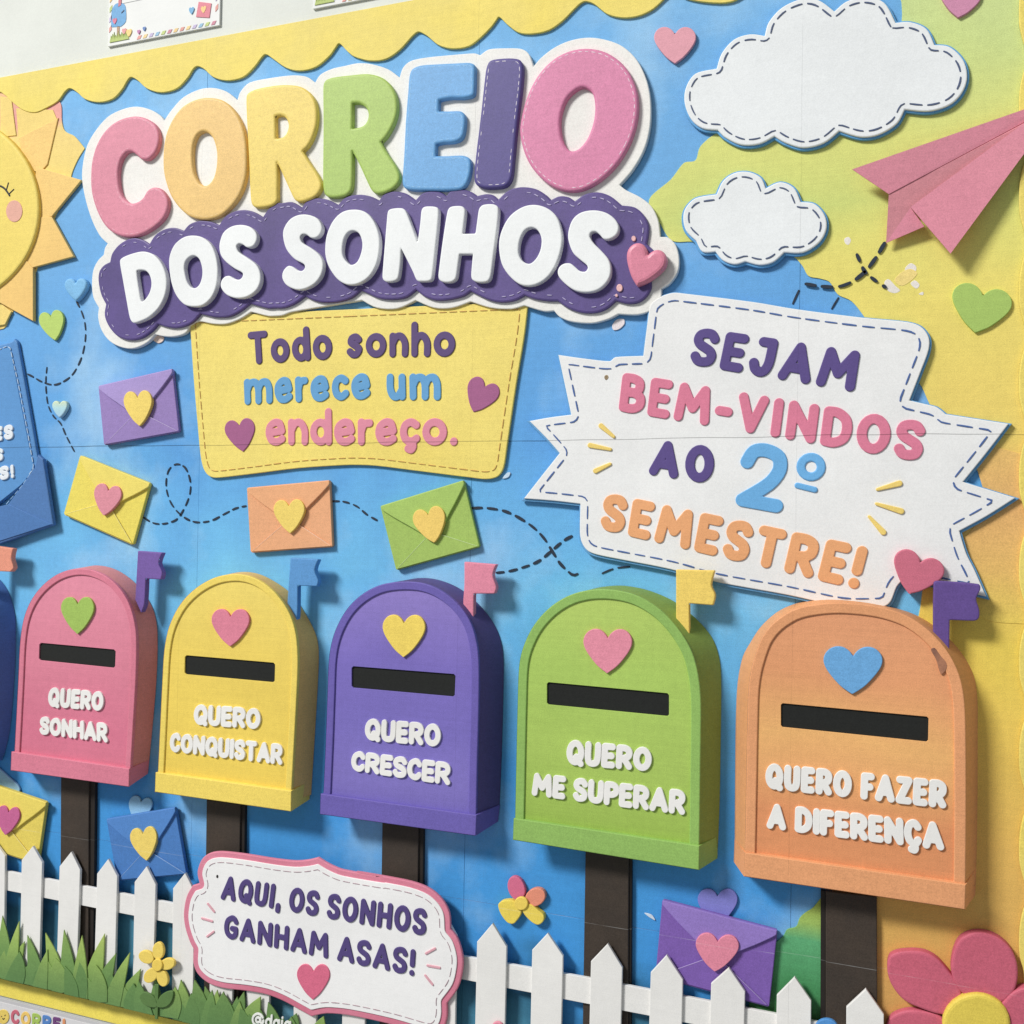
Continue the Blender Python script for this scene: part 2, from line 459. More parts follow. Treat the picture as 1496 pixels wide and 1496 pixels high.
# ------------------------------------------------------------------ lettering (stroke alphabet drawn for this board)
def S_(*p): return smooth(p, False, 4)
def Lp(*p): return np.array(p, float)
def ell(cx, cy, rx, ry, n=20):
    t = np.linspace(0, 2*math.pi, n + 1); return np.stack([cx + rx*np.cos(t), cy + ry*np.sin(t)], 1)
XH = .66
def _o(): return [ell(.5, XH/2, .5, XH/2)]
GL = {
 'A': (.74, [Lp((0,0),(.5,1),(1,0)), Lp((.2,.3),(.8,.3))]),
 'B': (.62, [Lp((0,0),(0,1)), S_((0,1,1),(.5,1),(.85,.9),(.85,.65),(.5,.53),(0,.53,1)), S_((0,.53,1),(.6,.53),(1,.4),(1,.14),(.6,0),(0,0,1))]),
 'C': (.62, [S_((1,.82),(.8,.97),(.52,1),(.15,.85),(0,.5),(.15,.15),(.52,0),(.8,.03),(1,.18))]),
 'Ç': (.62, [S_((1,.82),(.8,.97),(.52,1),(.15,.85),(0,.5),(.15,.15),(.52,0),(.8,.03),(1,.18)), S_((.52,0),(.55,-.1),(.7,-.2),(.6,-.32),(.35,-.3))]),
 'D': (.66, [Lp((0,0),(0,1)), S_((0,1,1),(.45,1),(.88,.82),(1,.5),(.88,.18),(.45,0),(0,0,1))]),
 'E': (.55, [Lp((1,1),(0,1),(0,0),(1,0)), Lp((0,.5),(.88,.5))]),
 'F': (.52, [Lp((1,1),(0,1),(0,0)), Lp((0,.48),(.85,.48))]),
 'G': (.66, [S_((1,.82),(.8,.97),(.52,1),(.13,.83),(0,.5),(.13,.17),(.5,0),(.85,.06),(1,.2)), Lp((1,.2),(1,.44),(.6,.44))]),
 'H': (.66, [Lp((0,0),(0,1)), Lp((1,0),(1,1)), Lp((0,.5),(1,.5))]),
 'I': (.25, [Lp((.5,0),(.5,1))]),
 'J': (.56, [Lp((.3,1),(.95,1)), S_((.95,1,1),(.95,.35),(.78,.07),(.45,-.02),(.1,.07),(-.05,.26))]),
 'M': (.86, [Lp((0,0),(.1,1),(.5,.35),(.9,1),(1,0))]),
 'N': (.68, [Lp((0,0),(0,1),(1,0),(1,1))]),
 'O': (.72, [ell(.5,.5,.5,.5)]),
 'P': (.6, [Lp((0,0),(0,1)), S_((0,1,1),(.6,1),(1,.88),(1,.6),(.6,.45),(0,.45,1))]),
 'Q': (.72, [ell(.5,.5,.5,.5), Lp((.6,.28),(1,-.06))]),
 'R': (.64, [Lp((0,0),(0,1)), S_((0,1,1),(.55,1),(.93,.88),(.93,.6),(.55,.45),(0,.45,1)), Lp((.45,.45),(1,0))]),
 'S': (.6, [S_((1,.84),(.8,.98),(.45,1),(.1,.92),(0,.75),(.15,.6),(.5,.5),(.85,.4),(1,.25),(.9,.07),(.55,0),(.2,.02),(0,.16))]),
 'T': (.62, [Lp((0,1),(1,1)), Lp((.5,1),(.5,0))]),
 'U': (.64, [S_((0,1,1),(0,.35),(.13,.08),(.5,0),(.87,.08),(1,.35),(1,1,1))]),
 'V': (.7, [Lp((0,1),(.5,0),(1,1))]),
 'Z': (.6, [Lp((0,1),(1,1),(0,0),(1,0))]),
 '2': (.62, [S_((0,.74),(.16,.95),(.5,1),(.88,.9),(.95,.66),(.7,.38),(0,0,1)), Lp((0,0),(1,0))]),
 '!': (.24, [Lp((.5,1),(.5,.4)), Lp((.5,0),(.5,.005))]),
 ',': (.22, [Lp((.7,.06),(.3,-.18))]),
 '.': (.2, [Lp((.5,0),(.5,.005))]),
 '-': (.42, [Lp((0,.42),(1,.42))]),
 'o': (.58, _o()),
 'd': (.56, [ell(.47, XH/2, .47, XH/2), Lp((1,1.02),(1,0))]),
 's': (.46, [S_((.92,XH*.84),(.6,XH),(.2,XH*.92),(.1,XH*.7),(.5,XH*.52),(.95,XH*.3),(.7,XH*.02),(.3,0),(0,XH*.16))]),
 'n': (.52, [Lp((0,0),(0,XH)), S_((0,XH*.55,1),(.3,XH*.95),(.7,XH*.97),(1,XH*.6),(1,0,1))]),
 'h': (.52, [Lp((0,0),(0,1.05)), S_((0,XH*.55,1),(.3,XH*.95),(.7,XH*.97),(1,XH*.6),(1,0,1))]),
 'm': (.84, [Lp((0,0),(0,XH)), S_((0,XH*.55,1),(.15,XH*.93),(.38,XH*.97),(.5,XH*.65),(.5,0,1)), S_((.5,XH*.55,1),(.65,XH*.93),(.88,XH*.97),(1,XH*.65),(1,0,1))]),
 'e': (.54, [S_((.08,XH*.46,1),(.95,XH*.56,1),(.8,XH*.93),(.45,XH),(.08,XH*.78),(0,XH*.42),(.2,XH*.06),(.6,0),(.95,XH*.14))]),
 'r': (.38, [Lp((0,0),(0,XH)), S_((0,XH*.5,1),(.35,XH*.9),(1,XH*.96))]),
 'c': (.48, [S_((1,XH*.85),(.6,XH),(.15,XH*.85),(0,XH*.5),(.15,XH*.14),(.6,0),(1,XH*.16))]),
 'ç': (.48, [S_((1,XH*.85),(.6,XH),(.15,XH*.85),(0,XH*.5),(.15,XH*.14),(.6,0),(1,XH*.16)), S_((.55,0),(.75,-.14),(.6,-.27),(.35,-.24))]),
 'u': (.52, [S_((0,XH,1),(0,XH*.4),(.25,XH*.03),(.65,XH*.03),(1,XH*.4)), Lp((1,XH),(1,0))]),
 'a': (.54, [ell(.47, XH/2, .47, XH/2), Lp((1,XH),(1,0))]),
 'i': (.2, [Lp((.5,XH),(.5,0)), Lp((.5,.97),(.5,.975))]),
 '@': (1.0, [ell(.5,.42,.5,.58,24)[2:], ell(.5,.42,.2,.24,14), S_((.72,.66,1),(.74,.25),(.9,.2),(.98,.42))]),
 ' ': (.3, []),
}
def text(word, bl, br, tl, tr, ratio, h0, h1, m, parent, b=.0005, cell=.00045, gap=.10, name='letter', joined=False, colors=None, levels=2):
    """word fitted to the quad bl,br,tl,tr of its outer extents in the photograph"""
    adv = []; x = 0
    for ch in word:
        w = GL[ch][0] + .0
        adv.append((x, w)); x += w + (gap if ch != ' ' else 0)
    tot = x - gap
    bl, br, tl, tr = [np.array(v, float) for v in (bl, br, tl, tr)]
    q = at([bl, br, tl, tr], h1)
    cap = .5 * (np.linalg.norm(q[2] - q[0]) + np.linalg.norm(q[3] - q[1]))
    wid = np.linalg.norm(q[1] - q[0])
    sx = wid / (tot * cap)                      # how much the letters are squeezed
    geos = []
    for ch, (x0, w) in zip(word, adv):
        if not GL[ch][1]: continue
        rr = ratio
        st = []
        ru = rr / sx                            # radius in advance units
        for s in GL[ch][1]:
            u = (x0 + ru + s[:, 0] * max(w - 2*ru, .001)) / tot
            v = rr + s[:, 1] * (1 - 2*rr)
            u = u[:, None]; v = v[:, None]
            W_ = q[0]*(1-u)*(1-v) + q[1]*u*(1-v) + q[2]*(1-u)*v + q[3]*u*v
            st.append((W_, np.ones(len(W_)) * rr * cap))
        geo = puff_geo(field(strokes=st, cell=cell), h0, h1, b, cell, levels)
        mm = m if colors is None else colors.pop(0)
        if joined: geos.append(geo)
        else: build(name, *geo, mm, parent)
    if joined: build('lettering', *merge(geos), m, parent)

def heart_px(notch, tip, w):
    """heart outline from its notch, its tip and its width in pixels"""
    n_ = np.array(notch, float); t_ = np.array(tip, float); ax = t_ - n_; ln = np.linalg.norm(ax); ax = ax / ln; sd = np.array([-ax[1], ax[0]])
    half = [(0,0,1),(.10,-.13),(.27,-.235),(.47,-.255),(.66,-.19),(.80,-.04),(.83,.14),(.76,.32),(.58,.55),(.32,.80),(0,1.0,1)]
    k = w / 1.66 / ln
    r = [(u, v) + tuple(e) for u, v, *e in half]; l_ = [(-u, v) + tuple(e) for u, v, *e in half[-2:0:-1]]
    pts = [tuple(n_ + sd * (-u * w / 1.66) + ax * v * ln) + tuple(e) for u, v, *e in r + l_]
    return smooth(pts, True, 4)
def heart(name, notch, tip, w, h0, h1, m, parent=None, b=.0006, cell=.0006, **kw):
    return puff(name, heart_px(notch, tip, w), h0, h1, m, parent, b=b, cell=cell, **kw)
def dist_px(p): return p

# ================================================================== colours
WHITE = (226, 227, 226); YEL = (236, 211, 84); PINK = (214, 112, 138); PURP = (104, 84, 158)
BLUE = (92, 160, 222); GREEN = (160, 200, 82); ORNG = (230, 152, 102); DKPUR = (78, 62, 128)

# ================================================================== the wall and the poster
def slab(name, x0, x1, z0, z1, h0, h1, m, **kw):
    P = np.array([(x0, z0), (x1, z0), (x1, z1), (x0, z1)]); V, Fc = prism_geo([P], h0, h1, 0)
    o = build(name, V, Fc, m, **kw); return o
mw = mat((217, 220, 212), grain=.25, joint=0, rough=.7)
wall = slab('wall', -2.5, 2.5, -1.8, 1.8, -.05, -.0004, mw); wall['kind'] = 'structure'

blue_m = mat((100, 172, 226), ramp=[(-100, (96, 170, 226)), (300, (92, 162, 222)), (640, (74, 152, 222)), (860, (96, 182, 234)), (1150, (50, 144, 222)), (1345, (44, 138, 214)), (1400, (34, 96, 130)), (1470, (60, 130, 160)), (1700, (60, 120, 150))], ref=500, blot=.16)  # dark teal stops paint the shade behind the fence into the poster
nt = blue_m.node_tree; g_n = [q for q in nt.nodes if q.type == 'GROUP'][0]; srcs = g_n.inputs['Color'].links[0].from_socket
nz = nt.nodes.new('ShaderNodeTexNoise'); nz.inputs['Scale'].default_value = 7.5; nz.inputs['Detail'].default_value = 5; nz.inputs['Roughness'].default_value = .55
gp = nt.nodes.new('ShaderNodeNewGeometry'); nt.links.new(gp.outputs['Position'], nz.inputs['Vector'])
mr = nt.nodes.new('ShaderNodeMapRange'); nt.links.new(nz.outputs[0], mr.inputs[0]); mr.inputs[1].default_value = .52; mr.inputs[2].default_value = .74; mr.inputs[4].default_value = .62
mxm = nt.nodes.new('ShaderNodeMix'); mxm.data_type = 'RGBA'; nt.links.new(mr.outputs[0], mxm.inputs[0]); nt.links.new(srcs, mxm.inputs[6]); mxm.inputs[7].default_value = lin((178, 216, 238))
nt.links.new(mxm.outputs[2], g_n.inputs['Color'])
top_pt = at([(0, 112), (500, 21), (604, -1)], .001); ztop = top_pt[:, 1].mean()
zbot = at([(0, 1457), (187, 1496)], .001)[:, 1].mean()
zgrass = at([(0, 1429), (267, 1493)], .001)[:, 1].mean()
zgrass_hi = at([(0, 1429), (267, 1493)], .0125)[:, 1].mean()
poster = thing('poster', 'large blue printed wall poster pieced together from paper sheets behind every cut-out', 'poster', (700, 1400), 0)
stepx = SX[1] - SX[0]
cols_x = [SX[0] - 2*stepx, SX[0] - stepx, SX[0], SX[1], SX[2], SX[2] + stepx]
rows_z = [zbot, seam2, seam1, seam1 + (seam1 - seam2), ztop]
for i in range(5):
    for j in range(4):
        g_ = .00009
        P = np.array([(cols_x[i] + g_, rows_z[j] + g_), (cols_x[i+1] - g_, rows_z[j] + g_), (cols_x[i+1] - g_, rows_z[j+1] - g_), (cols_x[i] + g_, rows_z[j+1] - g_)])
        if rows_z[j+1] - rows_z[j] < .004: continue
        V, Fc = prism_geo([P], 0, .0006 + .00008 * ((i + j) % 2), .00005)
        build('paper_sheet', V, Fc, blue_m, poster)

# coloured watercolour regions
warm = mat(YEL, ramp=[(-60, (196, 214, 140)), (60, (202, 218, 130)), (190, (216, 218, 112)), (270, (204, 214, 110)), (340, (224, 216, 104)), (430, (234, 214, 98)), (640, (234, 202, 92)), (700, (228, 178, 92)), (840, (228, 186, 84)), (930, (232, 202, 72)), (1080, (232, 194, 76)), (1250, (226, 178, 78)), (1500, (206, 150, 74))], ref=1400, blot=.05)
wp = smooth([(1700,-300,1),(1280,-300,1),(1300,-60),(1318,20),(1290,120),(1180,170),(1080,185),(1046,195),(1023,214),(1016,234),(999,238),(980,262),(948,292),(962,322),(981,351),(1010,353),(1090,362),(1156,373),(1172,388),(1181,403),(1198,407),(1212,412),(1224,430),(1244,440),(1262,462),(1300,520),(1343,560),(1358,590),(1400,660),(1430,690),(1436,712),(1400,780),(1352,850),(1344,890),(1330,960),(1300,1100),(1240,1260),(1205,1310),(1197,1322,1),(1200,1700,1),(1800,1700,1)], True, 5)
plate('paper_region', wp, .0007, .0013, warm, poster, b=.00015)
limeg = mat((150, 190, 120), ramp=[(1310, (170, 186, 66)), (1350, (150, 186, 84)), (1375, (84, 170, 110)), (1450, (60, 140, 80)), (1496, (60, 120, 60))], ref=1180, blot=.004)
plate('paper_region', smooth([(1199,1312,1),(1188,1326),(1176,1334),(1168,1342),(1163,1354),(1150,1358),(1144,1368),(1120,1390),(1100,1430),(1080,1600,1),(1210,1600,1)], True, 4), .0007, .0016, limeg, poster, b=.00015)
orr = mat((226, 172, 98), ramp=[(640, (231, 186, 96)), (740, (226, 168, 94)), (840, (227, 178, 88)), (905, (230, 198, 78))], ref=1450, blot=.02)
plate('paper_region', smooth([(1600,690,1),(1496,664),(1462,655),(1440,648),(1420,660),(1432,700),(1440,745),(1400,800),(1380,860),(1440,905),(1500,912),(1600,930,1)], True, 4), .0012, .0016, orr, poster, b=.00012)
burst = mat((234, 208, 110), ramp=[(100, (232, 196, 110)), (150, (226, 150, 140)), (172, (226, 150, 138)), (190, (232, 200, 112)), (300, (236, 208, 96)), (480, (236, 205, 110))], ref=80, blot=.02)
plate('paper_region', smooth([(-60,100,1)] + SU([(365,75),(383,110),(386,200),(405,262),(465,295),(528,370,1),(485,440),(450,520),(430,600),(300,900),(200,1200),(60,1420),(20,1496),(-200,1520,1)]), True, 4), .0007, .0014, burst, poster, b=.00012)
fleckm = mat((232, 224, 214)); flecky = mat((240, 212, 120))
for pts, mm in ((C([(710,1045),(728,1035),(740,1050),(730,1070),(715,1065)]), fleckm), (C([(885,1235),(905,1220),(935,1250),(955,1270),(930,1282),(900,1270)]), fleckm),
            (C([(975,1175),(1000,1150),(1025,1165),(1020,1190),(990,1200)]), fleckm), (C([(1000,1240),(1020,1225),(1040,1245),(1025,1262)]), fleckm), (C([(1035,1285),(1055,1275),(1055,1290)]), fleckm),
            (C([(930,1225),(960,1190),(1000,1175),(1030,1195),(1000,1230),(960,1250)]), flecky),
            (E([(1180,75),(1200,50),(1230,48),(1233,70),(1210,92),(1185,96)]), mat((232, 220, 222))), (E([(700,745),(720,720),(735,720),(725,740)]), mat((190, 214, 236))),
            (P1([(1110,575),(1140,550),(1190,560),(1185,590),(1150,605)]), mat((232, 204, 186))), (L([(790,890),(830,900),(850,930),(820,915)]), mat((200, 216, 232)))):
    FK = globals().get('FK', 0) + 1; plate('paper_fleck', smooth(pts, True, 4), .0009, .00136 + .00002 * FK, mm, poster, b=.0002)

# scalloped border
by = mat(YEL, rgb2=(228, 206, 100), blot=.25, noisescale=20)
border = thing('scalloped_border', 'yellow scalloped paper strip running along the top and right edge of the poster', 'border', (560, 60), 0)
sc = A([(-260,360),(-180,440),(-90,440),(-10,400),(20,415),(60,452),(100,480),(150,490),(200,470),(250,440),(280,400),(303,384),(335,402),(370,432),(430,445),(490,430),(530,390),(555,348),(571,335),(600,350),(640,385),(700,402),(770,385),(820,335),(840,302),(860,287),(890,300),(930,335),(990,350),(1060,335),(1110,290),(1140,250),(1160,235),(1195,258),(1250,295),(1310,307),(1380,290),(1440,240),(1465,205),(1482,188)]) + \
     B([(20,222),(50,245),(120,263),(190,255),(250,215),(300,160),(322,140),(337,137),(370,155),(420,195),(480,210),(550,200),(600,165),(650,115),(670,88),(685,72),(720,105),(770,140),(830,145),(900,130),(960,90),(1010,40),(1040,12),(1062,3),(1100,15),(1160,60),(1230,75),(1300,65),(1360,35),(1420,-20),(1450,-40),(1500,-10),(1600,8),(1700,5),(1780,-40),(1900,-110),(2000,-50),(2150,-30),(2250,-90),(2330,-130),(2450,-90),(2600,-80),(2700,-150),(2900,-180)])
tl_ = at([(-80, 0)], .003)[0]; 
scp = smooth([(p[0], p[1]) for p in sc], False, 4)
Pb = at(scp, .003)
xr = Pb[-1][0]; xl = Pb[0][0]
Pb = np.concatenate([Pb, [(xr, ztop - .001)], [(xl, ztop - .001)]])
V, Fc = prism_geo([Pb], .0007, .0026, .0003); build('top_strip', V, Fc, by, border)
# right strip with bumps
rp = [(1560, -200, 1)]
ys = [15 + 136 * k for k in range(-1, 11)]
rp2 = [(1505, -200, 1)]
for yc in ys:
    rp2 += [(1503, yc - 64), (1495, yc - 45), (1490, yc - 20), (1489, yc + 4), (1490, yc + 24), (1496, yc + 48)]
rp2 += [(1505, 1620, 1), (1640, 1620, 1), (1640, -200, 1)]
plate('side_strip', smooth(rp2, True, 3), .0018, .0036, by, border, b=.0005)
# bottom strip
bs = thing('bottom_border', 'plain yellow paper band below the grass at the lower left', 'border', (80, 1460), 0)
P = np.array([(cols_x[0], zbot), (cols_x[-1], zbot), (cols_x[-1], zgrass), (cols_x[0], zgrass)])
V, Fc = prism_geo([P], .0008, .0016, .0002); build('paper_band', V, Fc, mat((242, 220, 70), rgb2=(238, 214, 84), blot=.25, noisescale=20), bs)

# ================================================================== sun
sun = thing('paper_sun', 'smiling yellow paper sun with orange rays cut by the left edge', 'sun', (20, 300), 0)
ray_m = mat((234, 186, 98), rgb2=(236, 194, 104), blot=.2)
ray_l = mat((234, 202, 104))
rays = [(SU([(100,120),(115,305),(240,500),(355,190),(330,130)]), .0019, ray_l),
        (SU([(115,305),(362,180),(295,470),(250,520),(150,500)]), .0023, ray_m),
        (SU([(0,45),(70,55),(100,290),(0,300)]), .0021, ray_l),
        (SU([(225,485),(507,568),(322,795),(200,830)]), .0036, ray_m),
        (SU([(150,800),(322,797),(458,1045),(200,1115),(120,1080)]), .0041, ray_m),
        (SU([(-60,1180),(165,1070),(205,1120),(205,1448),(0,1335),(-90,1330)]), .0046, ray_m),
        (SU([(-120,1180),(0,1240),(0,1335),(70,1390),(30,1470),(-120,1496)]), .0030, ray_l)]
for pts, h, mm in rays:
    plate('sun_ray', poly(pts), .0015, h, mm, sun, b=.0004)
th = np.linspace(0, 2*math.pi, 73)[:-1]
face = np.stack([-85 + 141*np.cos(th), 305 + 141*np.sin(th)], 1)
puff('sun_face', face, .0014, .0068, mat((234, 208, 86), rgb2=(232, 204, 92), blot=.25), sun, b=.0022, cell=.001)
ink = mat((34, 38, 44), joint=0)
bars('sun_eye', [(SU(smooth([(-60,625),(-20,610),(0,605),(30,625),(58,665)], False, 4).tolist()), 1.7), (SU([(38,628),(50,585)]), 1.1), (SU([(58,650),(84,625)]), 1.0)], .0068, .0073, ink, sun)
ck = ell(88/4.273, 130 + 762/4.273, 51/4.273, 68/4.273)[:-1]
plate('sun_cheek', ck, .0067, .0072, mat((222, 160, 140)), sun, b=.0002)

# ================================================================== title
title = thing('title_sign', 'big puffy colourful title sign reading CORREIO DOS SONHOS on a white and purple cloud', 'sign', (560, 480), 0)
tb = A([(470,1065,1),(435,1030),(400,960),(370,860),(357,760),(375,650),(410,580),(470,510),(540,475),(600,465),(660,480),(700,505),(717,527,1),(745,485),(800,425),(870,390),(930,383),(990,400),(1037,437,1),(1050,400),(1090,360),(1180,340),(1280,328),(1340,335),(1377,360,1),(1400,325),(1450,300)]) + \
     B([(10,287),(70,275),(130,280),(200,302),(250,338,1),(265,295),(300,265),(370,250),(470,240),(575,232),(603,240,1),(640,215),(700,210),(780,212),(815,235),(835,290,1),(870,250),(930,205),(1000,175),(1080,163),(1160,175),(1230,205),(1290,265),(1330,350),(1347,440),(1345,550),(1320,650),(1270,740),(1212,808,1),(1240,830),(1300,860),(1350,900),(1380,960),(1390,1035,1),(1425,1038),(1457,1070),(1472,1130),(1465,1190),(1430,1240),(1395,1262,1),(1390,1310),(1350,1355),(1290,1375),(1207,1372,1),(1160,1395),(1090,1412),(1000,1405),(950,1385),(925,1358,1),(880,1360),(795,1335,1),(740,1350),(650,1345),(560,1318,1),(480,1345),(400,1345),(320,1313,1),(240,1348),(150,1345),(85,1312,1)]) + \
     T5([(130,975),(60,1000),(0,1005)]) + T4([(1300,855),(1180,825,1),(1100,875),(1000,912),(900,912),(800,895),(735,925,1),(700,980),(620,1005),(540,1003),(480,990,1),(420,1050),(330,1090),(240,1085),(150,1040),(90,960),(65,870),(70,795,1),(30,720),(20,620),(30,520),(65,450),(105,410,1),(115,360),(133,330,1)])
tb = smooth(tb, True, 4)
plate('backing', tb, .0016, .0050, mat((234, 232, 226), grain=.6), title, b=.0006)
pc = T4([(65,600),(72,530),(105,485),(150,460,1),(165,400),(210,340),(270,300),(330,285),(390,300),(437,330,1),(480,265),(550,220),(620,210),(688,232,1),(730,185),(800,160),(880,165),(947,190,1),(990,130),(1060,90),(1130,80),(1200,95),(1264,132,1),(1310,70),(1370,30)]) + \
     T5([(50,180),(130,172),(202,212,1),(240,165),(300,145),(390,155),(467,192,1),(520,140),(610,118),(700,130),(765,160,1),(810,110),(880,95),(960,110),(1032,157,1),(1080,110),(1150,92),(1210,100),(1257,127,1),(1290,90),(1360,78),(1440,100)]) + \
     T3([(512,918,1),(560,908),(600,915),(627,937,1),(680,890),(750,870),(830,880),(890,915),(915,940,1),(960,920),(1010,925),(1045,947,1),(1100,910),(1170,898),(1240,920),(1302,970,1),(1370,980),(1420,1020),(1450,1080),(1445,1150)]) + \
     T6([(1220,530,1),(1270,575),(1300,640),(1290,720),(1252,800,1),(1252,850),(1220,910),(1160,955),(1080,965),(995,945,1),(930,1000),(850,1030),(750,1030),(650,1000),(570,945,1),(500,945),(400,930),(330,905,1),(260,940),(160,955),(60,935)]) + \
     T5([(1432,825,1),(1380,860),(1280,885),(1180,890),(1100,865),(1035,815,1),(960,870),(860,885),(760,875),(680,840),(630,818,1),(560,875),(450,905),(340,905),(270,885),(225,860,1),(150,915),(70,945),(0,947)]) + \
     T4([(1300,800),(1220,780),(1170,765,1),(1100,820),(1020,860),(920,865),(850,850),(810,840,1),(740,910),(640,942),(560,935),(500,915,1),(450,970),(370,1020),(280,1030),(200,1000),(140,930),(110,850),(120,770,1),(85,700)])
pc = smooth(pc, True, 4)
cloud_m = mat((80, 66, 124), rgb2=(92, 74, 142), blot=.2, noisescale=25, rough=.45)
cp = plate('cloud_panel', pc, .005, .0075, cloud_m, title, b=.0012)
lp = inner_loop(pc, .0075, 8)
dashes('stitching', lp, .0074, .0079, mat((176, 166, 204), joint=0), cp, 6.5, 5.5, 1.4, one=True, keep=.72)
BIG = {
 'C': (T1([(110,650),(120,560),(150,460),(200,370),(270,300),(350,260),(440,245),(520,265),(580,310),(605,370),(605,440),(580,510),(530,560),(480,560),(445,530),(410,505),(370,510),(330,560),(310,640),(310,720),(325,800),(355,850),(400,880),(450,870),(490,840),(520,790),(560,765),(610,770),(650,810),(672,860),(670,920),(640,990),(580,1050),(500,1100),(420,1125),(330,1120),(250,1080),(190,1010),(140,900),(112,780)]), [], (216,126,148)),
 'O': (T1([(636,560),(640,480),(660,370),(710,260),(780,175),(870,125),(960,110),(1060,125),(1140,185),(1200,280),(1235,400),(1246,540),(1240,680),(1205,800),(1140,900),(1050,975),(950,1000),(850,985),(770,930),(700,840),(660,740),(640,650)]), [T1([(850,560),(855,460),(880,390),(920,360),(960,365),(1000,410),(1025,500),(1025,600),(1005,690),(970,740),(930,752),(890,720),(860,650)])], (232,188,106)),
 'R': (T2([(45,400),(65,370),(120,345),(220,325),(320,315),(430,325),(500,365),(545,430),(562,520),(555,620),(525,710),(490,770),(457,800,1),(500,870),(560,960),(592,1030),(588,1080),(550,1130),(490,1160),(430,1170),(395,1150),(360,1080),(310,970),(270,885,1),(275,990),(273,1100),(272,1160),(240,1195),(170,1212),(110,1210),(82,1180),(72,1080),(65,900),(55,700),(45,500)]), [T2([(258,545,1),(300,540),(335,560),(352,612),(340,665),(310,697),(262,707,1),(260,620)])], (234,204,94)),
 'R2': (T2([(605,320),(625,280),(680,260),(800,245),(930,235),(1030,260),(1100,320),(1140,410),(1145,510),(1120,600),(1070,690),(1028,735,1),(1070,810),(1130,900),(1162,970),(1160,1020),(1120,1070),(1050,1105),(990,1110),(955,1080),(920,1010),(870,900),(820,805,1),(822,900),(820,1010),(812,1080),(780,1120),(720,1137),(650,1137),(615,1110),(604,1050),(603,900),(605,700),(605,500)]), [T2([(820,450,1),(870,452),(915,480),(935,530),(920,590),(880,622),(818,634,1),(820,550)])], (166,196,92)),
 'E': (T3([(140,260),(155,225),(200,205),(300,197),(400,192),(470,190),(498,205),(500,260),(498,330),(490,370),(440,385),(370,385),(303,397,1),(302,455,1),(360,455),(420,455),(445,480),(445,540),(430,600),(390,625),(330,630),(288,638,1),(285,700,1),(350,700),(430,697),(470,715),(478,760),(465,830),(430,880),(350,890),(250,890),(150,888),(108,870),(102,820),(110,700),(120,500),(132,350)]), [], (96,160,218)),
 'I': (T3([(560,220),(580,180),(630,168),(700,165),(745,175),(762,215),(755,330),(740,450),(725,580),(712,720),(700,820),(670,865),(610,878),(540,875),(500,850),(495,790),(505,680),(520,560),(535,430),(548,310)]), [], (82,72,138)),
 'O2': (T3([(745,580),(755,480),(790,360),(850,250),(930,170),(1020,125),(1120,112),(1220,135),(1310,200),(1365,290),(1390,390),(1385,500),(1350,620),(1280,740),(1190,830),(1090,885),(1000,893),(910,860),(830,790),(775,700)]), [T3([(965,540),(970,470),(1000,390),(1050,340),(1095,325),(1140,355),(1155,430),(1145,520),(1110,610),(1060,665),(1015,670),(980,620)])], (214,120,160)),
}
seamst = mat((228, 220, 226), joint=0)
for k, (o_, hs, c) in BIG.items():
    px = smooth(o_, True, 4); hp = [smooth(h_, True, 4) for h_ in hs]
    lt = puff('letter', px, .0048, .0090, mat(c, rough=.5), title, b=.0020, holes=hp, cell=.0007, levels=5, smoothf=False)
    if k in ('C', 'I', 'O2', 'O', 'E'):
        lp = inner_loop(px, .0090, 5.0)
        mm = {'C': mat((230,170,184), joint=0), 'O': mat((238,204,140), joint=0), 'E': mat((140,192,232), joint=0)}.get(k, seamst)
        dashes('stitching', lp, .0084, .00906, mm, lt, 5.5, 4.5, 1.0, one=True, keep=.8)
